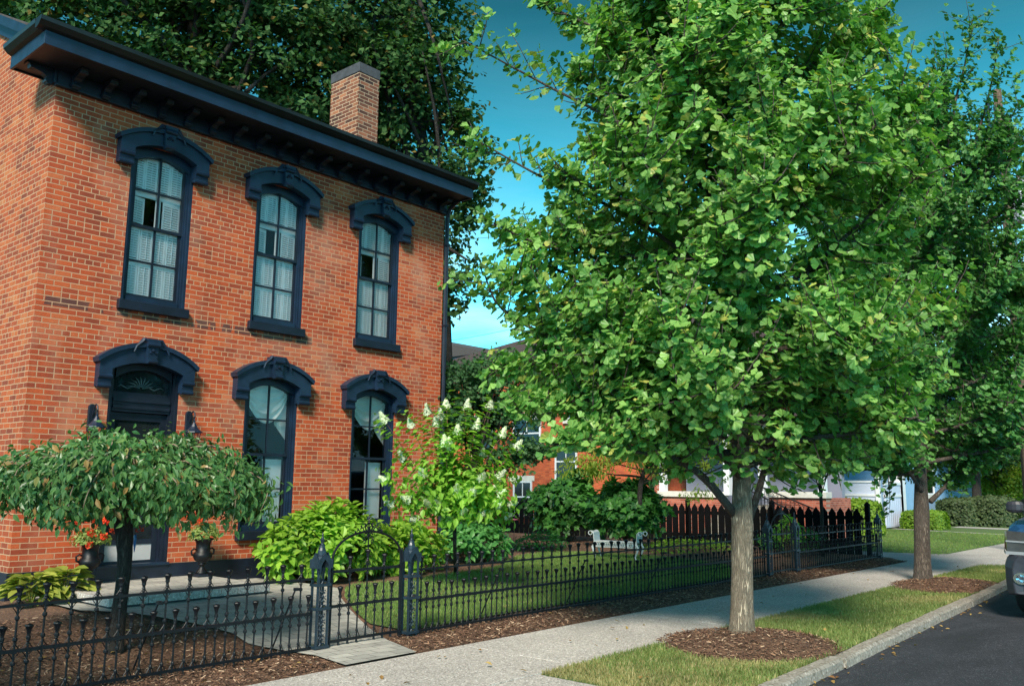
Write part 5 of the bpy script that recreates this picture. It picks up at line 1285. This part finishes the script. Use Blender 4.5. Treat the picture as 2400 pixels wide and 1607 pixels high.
# ================================================================== NEIGHBOUR BUILDINGS
def wall_win(parent, X, yc, zc, w, h, face='x', frame=M_vinyl, two=True):
    f = MB(); t_ = .07
    def bx(y0, y1, z0, z1, d0, d1, mb):
        if face == 'x': mb.box(X+d0, y0, z0, X+d1, y1, z1)
        else: mb.box(y0, X+d0, z0, y1, X+d1, z1)
    bx(yc-w/2, yc-w/2+t_, zc-h/2, zc+h/2, -.06, .02, f); bx(yc+w/2-t_, yc+w/2, zc-h/2, zc+h/2, -.06, .02, f); bx(yc-w/2+t_, yc+w/2-t_, zc-h/2, zc-h/2+t_, -.06, .02, f); bx(yc-w/2+t_, yc+w/2-t_, zc+h/2-t_, zc+h/2, -.06, .02, f)
    bx(yc-w/2+t_, yc+w/2-t_, zc-.03, zc+.03, -.05, .02, f); bx(yc-.015, yc+.015, zc+.03, zc+h/2-t_, -.045, .0, f)
    o = f.build('window', frame, parent); g = MB(); bx(yc-w/2+t_, yc+w/2-t_, zc-h/2+t_, zc+h/2-t_, -.02, -.01, g); g.build('pane', M_darkglass, o)
    s = MB(); bx(yc-w/2-.12, yc+w/2+.12, zc-h/2-.16, zc-h/2-.005, -.10, -.003, s); s.build('sill', M_stone, o)
    s = MB(); bx(yc-w/2-.12, yc+w/2+.12, zc+h/2+.005, zc+h/2+.22, -.04, -.003, s); s.build('lintel', M_stone, o)
nb = thing('neighbour_house', (24, 0, 0), 'bright orange brick neighbouring house with white trimmed windows and stone sills behind the picket fence', 'house')
b = MB(); b.box(24, 5.0, -.1, 36, 19, 6.6); b.build('wall', M_brick2, nb)
b = MB(); Rf = [(23.5, -1.6), (36.5, -1.6), (36.5, 19.5), (23.5, 19.5)]
b.add([(23.4, -1.6, 6.6), (36.5, -1.6, 6.6), (36.5, 19.6, 6.6), (23.4, 19.6, 6.6), (29.5, 4.2, 9.2), (29.5, 13.8, 9.2)], [(3, 2, 1, 0), (0, 1, 4), (1, 2, 5, 4), (2, 3, 5), (3, 0, 4, 5)]); b.build('roof', M_browntrim, nb)
b = MB(); b.box(23.35, -1.7, 6.42, 36.6, 19.7, 6.6); b.build('eaves', M_browntrim, nb)
for yc, zc, w_, h_ in ((10.15, 2.48, 1.1, 1.45), (12.4, 1.05, 1.0, 1.3), (12.2, 3.65, 1.5, 1.3), (6.5, 4.6, 1.1, 1.5), (9.6, 4.9, 1.1, 1.5), (14.6, 3.6, 1.1, 1.4)): wall_win(nb, 24, yc, zc, w_, h_)
# side porch
b = MB(); b.box(22, 2.35, 0, 22.3, 4.72, 1.22); b.box(22.3, 4.4, 0, 24, 4.72, 1.22); b.box(21.96, 4.72, 0, 22.4, 5.1, 1.7); po = b.build('porch_wall', M_brick3, nb)
b = MB(); b.box(21.92, 2.3, 1.22, 22.38, 4.7, 1.40); b.build('stone_cap', M_stone, po, bevel=.01)
b = MB(); b.box(22, -1.05, 0, 22.3, .75, 1.26); po = b.build('porch_wall', M_brick3, nb)
b = MB(); b.box(22.302, -1.05, 0, 24, -.75, 1.26); b.build('porch_return_wall', M_brick3x, nb)
b = MB(); b.box(21.92, -1.09, 1.26, 22.38, .8, 1.44); b.build('stone_cap', M_stone, po, bevel=.01)
b = MB(); b.box(23.7, -.9, 1.0, 23.95, 4.6, 3.6); b.build('porch_siding', M_lav, nb)
for y in (-.9, 1.0, 2.2, 4.6):
    b = MB(); b.box(22.05, y-.1, 1.3, 22.28, y+.1, 3.6); b.build('porch_column', M_vinyl, nb)
b = MB(); b.box(21.7, -1.5, 3.6, 24, 5.3, 3.8); b.build('porch_roof', M_browntrim, nb)
b = MB(); b.box(22.1, .8, .9, 24, 2.3, 1.0)
for k in range(6): b.box(22.0-.28*(k+1), .8, 0, 22.0-.28*k, 2.3, .9-.15*k)
b.build('porch_step', M_conc, nb)
# railing descending toward the street (runs along y in the view)
st_ = thing('stair_railing', (21.9, 0, 0), 'black iron stair railing with scrollwork sloping down in front of the porch', 'railing')
b = MB()
for x, (y0, z0, y1, z1) in ((21.75, (1.3, 1.75, -.85, .92)), (21.1, (1.3, 1.62, -.35, .90))):
    b.tube([(x, y0, z0), (x, y1, z1), (x, y1-.08, z1-.1)], .022, 6); b.tube([(x, y0, z0-.85), (x, y1, z1-.85)], .015, 6)
    n = 16
    for k in range(n+1):
        y = y0+(y1-y0)*k/n; z = z0+(z1-z0)*k/n; b.tube([(x, y, z-.85), (x, y, z)], .009, 4)
        if k < n: b.tube([(x, y+(y1-y0)/n*.5+.045*math.cos(t), z-.09+.045*math.sin(t)) for t in np.linspace(0, 6.28, 9)], .007, 4)
b.build('rail', M_black, st_)
# pale house with gable far behind
ph = thing('pale_blue_house', (34, 20, 0), 'pale blue clapboard house with white gable peeking over the brown roof', 'house')
b = MB(); b.box(33, 23, 0, 45, 34, 9.0); b.build('wall', M_paleblue, ph)
b = MB(); b.prism([(22.4, 9.0), (34.6, 9.0), (28.5, 10.6)], 32.6, 45.4, 'x'); b.build('roof', M_roof, ph)
b = MB()
for k in range(24): b.box(32.93, 23+k*.45, 8.2, 32.99, 23.2+k*.45, 8.9)
b.build('shutter_row', M_vinyl, ph)
# white fence and pale blue painted house
vf = thing('vinyl_fence', (31.7, .6, 0), 'white vinyl privacy fence with capped posts beside the driveway lawn', 'fence')
b = MB(); b.box(31.70, .75, .05, 31.75, 9.0, 1.78); b.build('panel', M_vinylp, vf)
b = MB(); b.box(31.66, .75, 1.78, 31.79, 9, 1.86); b.box(31.66, .75, 1.25, 31.79, 9, 1.34); b.box(31.66, .75, .02, 31.79, 9, .12); b.build('rail', M_vinyl, vf)
for y in (.66, 3.1, 5.5, 7.9):
    b = MB(); b.box(31.63, y-.08, 0, 31.80, y+.08, 1.95); b.lathe([(.13, 1.95), (.13, 1.99), (.06, 2.03), (.075, 2.10), (0, 2.17)], (31.71, y, 0), 8); b.build('post', M_vinyl, vf)
vg = thing('vinyl_gate', (32, .4, 0), 'white vinyl gate panel between the fence post and the painted house', 'gate')
b = MB(); b.box(32.0, .50, .04, 33.9, .55, 1.70); 
for k in range(8): b.box(32.02+k*.235, .49, .1, 32.03+k*.235, .50, 1.25)
b.build('panel', M_vinylp, vg); b = MB(); b.box(32.0, .47, 1.70, 33.9, .58, 1.80); b.box(32.0, .47, 1.22, 33.9, .58, 1.32); b.build('rail', M_vinyl, vg)
bh = thing('painted_house', (34, .5, 0), 'house of pale blue painted brick with a white corner pilaster', 'house')
b = MB(); b.box(34, .5, 0, 47, 13, 6.5); b.build('wall', M_paleblue, bh)
b = MB(); b.box(33.93, .43, 0, 34.35, .498, 6.5); b.box(33.93, .43, 0, 33.998, .95, 6.5); b.box(33.9, .38, 0, 34.4, .43, .3); b.build('pilaster', M_vinyl, bh)
b = MB(); b.prism([(-.2, 6.5), (13.7, 6.5), (6.7, 9.6)], 33.5, 47.5, 'x'); b.build('roof', M_roof, bh)
for xc in (38.0, 43.6): wall_win(bh, .5, xc, 2.1, 1.0, 1.6, 'y')
# hedges
def hedge(c, R, n, size, mat, label, seed, name='hedge', group=None):
    g_ = np.random.default_rng(seed); t = thing(name, (c[0], c[1], 0), label, 'hedge', group)
    core = MB(); core.box(c[0]-R[0]*.8, c[1]-R[1]*.8, 0, c[0]+R[0]*.8, c[1]+R[1]*.8, R[2]*.86); core.build('core', simple('hedge_core', (.02, .03, .012), .9), t)
    v = g_.uniform(-1, 1, (n, 3)); ax = g_.integers(0, 3, n); v[np.arange(n), ax] = np.sign(v[np.arange(n), ax])*g_.uniform(.86, 1.03, n)
    q = np.abs(v)**3; s = 1/np.maximum((q.sum(1))**(1/6.), 1); v = v*s[:, None]; v[:, 2] = np.abs(v[:, 2]) if True else 0
    P = np.array([c[0], c[1], 0])+v*np.array(R); N = unit(v+g_.normal(size=(n, 3))*.5); D = unit(np.cross(N, g_.normal(size=(n, 3))))
    leaves('foliage', P, D, N, g_.uniform(.7, 1.2, n)*size, DIAM, mat, t)
hedge((33.3, -.55), (.95, .75, .72), 5000, .09, L_box, 'low clipped bright green hedge in front of the pale blue house', 1)
hedge((38.4, -.6), (1.3, .8, 1.15), 4000, .13, L_bush, 'greyish rounded hedge right of the low clipped hedge', 2, 'rounded_shrub')
hedge((39.6, -1.6), (1.9, .9, 1.25), 6000, .13, L_bush, 'larger dark rounded shrub behind the second garden path', 3, 'rounded_shrub')
hedge((26.0, -.35), (.6, .95, 1.2), 3600, .11, L_box, 'clipped hedge showing above the end of the picket fence', 4)
# dense shade tree behind the second ginkgo
dd = 40
LL = lambda px, py, d, rx, ry, rz: L(px, py, d, rx*1.48, ry*1.48, rz*1.48)
tb = at(2290, 1190, dd); tb[2] = 0
lobed_tree('shade_tree', tb, [tb, at(2280,1000,dd), at(2260,800,dd), at(2240,600,dd)], .22,
    [LL(2100,900,dd,1.5,1.6,1.4), LL(2230,950,dd,1.7,1.7,1.3), LL(2340,880,dd,1.7,1.7,1.5), LL(2050,720,dd,1.3,1.6,1.2), LL(2170,680,dd,1.7,1.7,1.4), LL(2310,690,dd,1.5,1.7,1.4), LL(2230,540,dd,1.3,1.3,.9), LL(2400,1000,dd,1.3,1.5,.9), LL(2110,1030,dd,.9,1.1,.6), LL(2270,1060,dd,1.0,1.1,.5), LL(2060,600,dd,.9,1.1,.8)],
    30000, .21, DIAM, L_dark, M_bark_dark, 'dense dark shade tree behind the rounded shrubs and the second ginkgo', seed=60, clump=.75)
# far trees on the right closing the street
def far_tree(x, y, h, r, mat, label, seed, n=5200, T=DIAM, size=.32, low=.25):
    lobes = [(x, y, h*.72, r*.8, r*.8, h*.26), (x-r*.5, y+r*.3, h*.5, r*.6, r*.6, h*.25), (x+r*.5, y-r*.2, h*.52, r*.6, r*.6, h*.25), (x, y-r*.5, h*.42, r*.6, r*.5, h*.22), (x, y+r*.5, h*.6, r*.6, r*.6, h*.22), (x-r*.2, y-.3*r, h*low, r*.55, r*.6, h*.14)]
    return lobed_tree('street_tree', (x, y, 0), [(x, y, 0), (x+.1, y, h*.3), (x-.1, y+.1, h*.7)], .03*h, lobes, n, size, T, mat, M_bark_dark, label, seed=seed, clump=r*.26, group='distant trees along the street')
def fp_(px, d): return at(px, 1180, d)[:2]
for px, d_, h, r, mt, lb_, sd, nn, sz_ in (
    (2290, 52, 12, 3.6, L_dark, 'tall dark tree behind the rounded shrubs', 42, 9000, .30), (2385, 46, 11, 3.6, L_dark, 'dark tree closing the street beyond the parked vehicle', 43, 9000, .28),
    (2352, 42, 4.6, 1.5, L_yellow, 'yellow green sunlit tree low behind the parked vehicle', 44, 5000, .17), (2310, 47, 5.4, 1.5, L_yellow, 'light green bushy tree right of the rounded shrubs', 45, 4500, .18), (2400, 50, 6.2, 2.2, L_yellow, 'tallest of the light green trees at the right edge', 52, 4500, .2),
    (2120, 88, 14, 7, L_dark, 'broad dark tree on the horizon behind the painted house', 49, 6000, .5), (2330, 90, 14, 8, L_dark, 'broad dark tree on the horizon at the street end', 50, 7000, .55), (2440, 80, 14, 8, L_dark, 'farthest dark tree toward the other side of the street', 51, 5000, .55)):
    x_, y_ = fp_(px, d_); far_tree(x_, y_, h, r, mt, lb_, sd, nn, size=sz_)
far_tree(20.6, 22, 9, 3.5, L_cotton, 'green tree far behind between the two brick houses', 48, 5000, size=.25)
# unseen tree added out of frame on the left to shade the near mulch bed
lobed_tree('street_tree', (-7.3, -6.9, 0), [(-7.3, -6.9, 0), (-7.25, -6.9, 2), (-7.3, -6.85, 5)], .12,
    [(-7.3, -6.9, 3.4, 1.5, 1.5, .9), (-6.9, -6.5, 4.6, 1.4, 1.4, .9), (-7.7, -7.2, 4.4, 1.4, 1.4, .9), (-7.2, -6.8, 5.6, 1.1, 1.1, .7)],
    11000, .10, DIAM, L_ginkgo2, M_bark, 'small unseen tree added in the kerb strip to shade the mulch bed', seed=71, clump=.4)

# ================================================================== STREET FURNITURE
pp = at(2352, 400, 23.5)
up = thing('utility_pole', (pp[0], pp[1], 0), 'tall weathered wooden utility pole rising behind the second ginkgo', 'utility pole')
b = MB(); b.tube([(pp[0], pp[1], -.1), (pp[0], pp[1], 5), (pp[0], pp[1], 12.3)], [.15, .135, .105], 10); b.build('pole', M_pole, up, smooth=True)
b = MB(); b.tube([(pp[0]-.22, pp[1]+.05, 8.7), (pp[0]-.20, pp[1]+.05, 11.8)], .035, 6); b.tube([(pp[0]-.30, pp[1]+.22, 10.5), (pp[0]-.25, pp[1]+.2, 11.9)], .05, 6); b.build('conduit', M_navy, up)
tp = at(2392, 470, 23.3)
tf = thing('transformer', tp, 'grey cylindrical transformer hung beside the top of the utility pole', 'transformer')
b = MB(); b.lathe([(0, -.62), (.22, -.60), (.24, -.56), (.24, .42), (.26, .44), (.26, .50), (.20, .56), (0, .58)], tp, 16); b.build('tank', M_trans, tf, smooth=False)
b = MB()
for s in (-1, 1): b.lathe([(.03, .55), (.05, .60), (.03, .63), (.05, .67), (.03, .70), (.045, .74), (.01, .80)], tp+[s*.1, 0, 0], 8)
b.build('bushing', M_pole, tf)
b = MB(); b.box(min(tp[0], pp[0])+.05, tp[1]-.03, tp[2]+.2, max(tp[0], pp[0])-.05, tp[1]+.03, tp[2]+.26) ; b.tube([(tp[0], tp[1], tp[2]+.1), (pp[0], pp[1], tp[2]+.1)], .03, 6); b.build('bracket_arm', M_trans, tf)
# overhead cables
cb = thing('overhead_cable', (pp[0], pp[1], 11.4), 'thin dark overhead cables crossing the sky between the trees', 'cable')
for k, (z0, e) in enumerate(((11.4, at(1030, 562, 60)), (10.6, at(1040, 800, 55)), (11.6, at(2700, 250, 24)))):
    s = np.array([pp[0], pp[1], z0]); b = MB(); b.tube([s*(1-u)+e*u+np.array([0, 0, -1.0*4*u*(1-u)*(.8 if k < 2 else .2)]) for u in np.linspace(0, 1, 20)], .012, 4); b.build('cable', M_black, cb)
b = MB(); b.tube([(pp[0], pp[1], 11.6), tuple(np.array(pp[:3])*0+at(2378, 330, 23.4)), tuple(at(2383, 380, 23.3)), tuple(tp+[0.1, 0, .8])], .008, 4); b.build('drop_wire', M_black, cb)
po_ = at(1205, 1217, 20.5)
go_ = thing('garden_ornament', (po_[0], po_[1], .15), 'small pink oval garden ornament on a thin stake before the picket fence', 'ornament')
b = MB(); b.lathe([(0, -.022), (.07, -.016), (.105, 0), (.07, .016), (0, .022)], po_, 14); b.build('disc', simple('pink_glaze', (.42, .10, .14), .3, 0, .2, 20), go_, smooth=True)
b = MB(); b.tube([(po_[0], po_[1], .13), po_], .005, 5); b.build('stake', M_black, go_)
# air conditioner beside the corner
ac = on(1037, 1300, 2, .17)
a_ = thing('air_conditioner', (ac[0]+.3, ac[1], .17), 'grey outdoor air conditioning unit half hidden at the right corner of the house', 'air conditioner')
b = MB(); x, y = ac[0]+.32, ac[1]+.1; b.box(x-.3, y-.3, .17, x+.3, y+.3, .80); b.build('casing', M_ac, a_, bevel=.02)
b = MB(); 
for k in range(9): b.box(x-.312, y-.26, .27+k*.05, x-.302, y+.26, .29+k*.05); b.box(x-.26, y-.312, .27+k*.05, x+.26, y-.302, .29+k*.05)
b.lathe([(.24, .80), (.24, .84), (.20, .85), (.06, .85)], (x, y, 0), 16); b.build('grille', M_trans, a_)

# ================================================================== PARKED PICKUP / SUV (front faces the camera)
M_car = NT('car_blue_paint'); M_car.col((.018, .075, .18)); M_car.set(Roughness=.18, Metallic=.3); M_car.b.inputs['Coat Weight'].default_value = 1; M_car = M_car.m
M_clad = simple('grey_plastic_cladding', (.028, .030, .040), .45, 0, .1, 8)
M_clad2 = simple('black_plastic', (.012, .012, .013), .5, 0, .2, 8)
M_chrome = NT('lamp_chrome'); M_chrome.col((.6, .6, .62)); M_chrome.set(Roughness=.15, Metallic=1); M_chrome = M_chrome.m
M_tyre = simple('tyre_rubber', (.015, .015, .015), .85, 0, .2, 20)
M_head = simple('headlight_smoked', (.05, .045, .042), .12, 0, .3, 10)
# local frame: u forward (0 = front bumper, negative back), v across (+v to the kerb), z up
CX, CY, CZ = 9.05, -9.37, -.085
car = thing('parked_vehicle', (CX+2.6, CY, CZ), 'blue and grey sport utility vehicle parked at the kerb, only its front corner in view', 'car')
HWc = .97
def cv(u, v, z): return (CX+u, CY+v, CZ+z)   # u measured backwards from the front
def loft(secs, close=True):
    b = MB(); n = len(secs[0]); V = [p for s in secs for p in s]
    Fs = [(i*n+k, i*n+(k+1) % n, (i+1)*n+(k+1) % n, (i+1)*n+k) for i in range(len(secs)-1) for k in range(n)]
    if close: Fs += [tuple(range(n)), tuple((len(secs)-1)*n+k for k in range(n-1, -1, -1))]
    b.add(V, Fs); return b
def sec(u, hw, z0, z1, tuck=.06, crown=.03, ub=0):
    h = [(-hw+tuck*.6, z0), (-hw, z0+.12), (-hw, z1-.16), (-hw+.03, z1-.07), (-hw+tuck+.06, z1), (0, z1+crown)]
    return [cv(u+ub*(1 if z > z0+.3 else 0), v, z) for v, z in h]+[cv(u+ub*(1 if z > z0+.3 else 0), -v, z) for v, z in reversed(h[:-1])]
b = loft([sec(.10, .84, .80, 1.15), sec(.19, .92, .78, 1.22), sec(.5, .955, .70, 1.27), sec(1.3, .97, .60, 1.32), sec(1.6, .975, .5, 1.34), sec(3.8, .975, .5, 1.34), sec(5.2, .95, .5, 1.34), sec(5.35, .9, .55, 1.30)])
b.build('body', M_car, car, bevel=.02)
b = loft([sec(1.35, .90, 1.25, 1.38, .1), sec(1.75, .86, 1.25, 1.65, .14), sec(2.25, .80, 1.25, 1.95, .18), sec(3.6, .80, 1.25, 1.98, .18), sec(4.6, .80, 1.25, 1.94, .18), sec(5.05, .84, 1.25, 1.6, .14)])
b.build('cabin', M_car, car, bevel=.02)
b = MB()
ws = [cv(1.42, -.80, 1.385), cv(1.42, .80, 1.385), cv(2.15, .64, 1.91), cv(2.15, -.64, 1.91)]; ws = [(p[0]-.04, p[1], p[2]+.02) for p in ws]
b.add(ws, [(0, 1, 2, 3)]); b.build('windshield', M_darkglass, car)
for s in (-1, 1):
    b = MB()
    for u0, u1 in ((1.95, 2.85), (2.95, 3.9), (4.0, 4.8)):
        f0 = .35 if u0 < 2 else 0
        b.add([cv(u0, s*.925, 1.38), cv(u1, s*.925, 1.38), cv(u1-.05, s*.815, 1.82), cv(u0+f0, s*.815, 1.82)], [(0, 1, 2, 3) if s < 0 else (3, 2, 1, 0)])
    b.build('side_window', M_darkglass, car)
# bumper & cladding
b = loft([sec(0.02, .74, .36, .78, .03, 0), sec(.0, .84, .34, .82, .03, 0), sec(.10, .94, .32, .84, .03, 0), sec(.30, .985, .34, .85, .03, 0), sec(.56, .985, .44, .84, .02, 0)])
b.build('bumper', M_clad, car, bevel=.015)
for s in (-1, 1):
    for uc in (1.02, 4.25):
        b = MB(); A = []; B = []
        for t in np.linspace(-.15, math.pi+.15, 15):
            A.append(cv(uc+.56*math.cos(t), s*.99, .42+.56*math.sin(t))); B.append(cv(uc+.44*math.cos(t), s*1.0, .40+.43*math.sin(t)))
        b.strip(A, B); b.strip([(p[0], p[1]-s*.06, p[2]) for p in A], A); b.build('wheel_arch', M_clad, car)
    b = MB(); b.box(CX+1.6, CY+s*.93, CZ+.38, CX+3.7, CY+s*.995, CZ+.62); b.build('side_cladding', M_clad, car, bevel=.01)
    for uc in (1.02, 4.25):
        w_ = MB(); prof = [(.24, -.12), (.35, -.115), (.385, -.08), (.39, 0), (.385, .08), (.35, .115), (.24, .12)]
        V = [cv(uc+r*math.cos(t), s*.86+q, .39+r*math.sin(t)) for r, q in prof for t in np.linspace(0, 2*math.pi, 28, endpoint=False)]
        w_.add(V, [(i*28+k, i*28+(k+1) % 28, (i+1)*28+(k+1) % 28, (i+1)*28+k) for i in range(6) for k in range(28)])
        wl = w_.build('wheel', M_tyre, car, smooth=True)
        r_ = MB(); V = [cv(uc+r*math.cos(t), s*.86+s*q, .39+r*math.sin(t)) for r, q in ((.245, .118), (.22, .09), (.08, .06), (.0, .07)) for t in np.linspace(0, 2*math.pi, 20, endpoint=False)]
        r_.add(V, [(i*20+k, i*20+(k+1) % 20, (i+1)*20+(k+1) % 20, (i+1)*20+k) for i in range(3) for k in range(20)]); r_.build('rim', M_chrome, wl)
    h_ = MB(); Y0, Y1 = s*.56, s*.905
    h_.add([cv(.02, Y0, .87), cv(.09, Y1, .87), cv(.28, s*.972, .90), cv(.36, s*.972, 1.10), cv(.10, Y1-.01*s, 1.14), cv(.03, Y0, 1.12)], [(0, 1, 4, 5), (1, 2, 3, 4)]); 
    h_.build('headlight', M_head, car)
    h_ = MB(); h_.add([cv(.0, s*.53, .835), cv(.085, s*.92, .835), cv(.085, s*.92, .875), cv(.0, s*.53, .875)], [(0, 1, 2, 3)]); h_.add([cv(.01, s*.56, .99), cv(.085, s*.91, .995), cv(.085, s*.91, 1.015), cv(.01, s*.56, 1.01)], [(0, 1, 2, 3)]); h_.add([cv(.085, s*.92, .835), cv(.28, s*.98, .85), cv(.28, s*.98, .90), cv(.085, s*.92, .875)], [(0, 1, 2, 3)]); h_.add([cv(.34, s*.972, .88), cv(.40, s*.972, .88), cv(.42, s*.972, 1.12), cv(.36, s*.972, 1.12)], [(0, 1, 2, 3)]); h_.build('headlight_trim', M_trans, car)
    h_ = MB(); c = cv(.000, s*.74, .54); V = [(c[0]-.012+(.05 if r < .01 else 0), c[1]+r*math.cos(t)*1.3, c[2]+r*math.sin(t)) for r in (.075, .05, .0) for t in np.linspace(0, 6.283, 16, endpoint=False)]
    h_.add(V, [(i*16+k, i*16+(k+1) % 16, (i+1)*16+(k+1) % 16, (i+1)*16+k) for i in range(2) for k in range(16)]); h_.build('fog_lamp', M_chrome, car)
    m_ = MB(); m_.lathe([(.02, -.085), (.075, -.075), (.10, -.04), (.10, .04), (.075, .078), (.02, .088)], (0, 0, 0), 14); m_.v = [(CX+1.74+p[0]*.7, CY+s*1.10+p[1]*1.25, CZ+1.42+p[2]) for p in m_.v]; m_.box(*[x for x in cv(1.70, s*.90, 1.37)], *[x for x in cv(1.76, s*1.02, 1.41)]); m_.build('mirror', M_clad, car)
b = MB(); b.box(CX+.01, CY-.54, CZ+.86, CX+.12, CY+.54, CZ+1.14); gr = b.build('grille', M_clad2, car, bevel=.01)
b = MB(); b.box(CX-.005, CY-.55, CZ+.98, CX+.01, CY+.55, CZ+1.02); b.build('grille_bar', M_chrome, gr)
b = MB(); b.box(CX-.012, CY-.5, CZ+.44, CX+.02, CY+.5, CZ+.58); b.build('lower_intake', M_clad2, car)
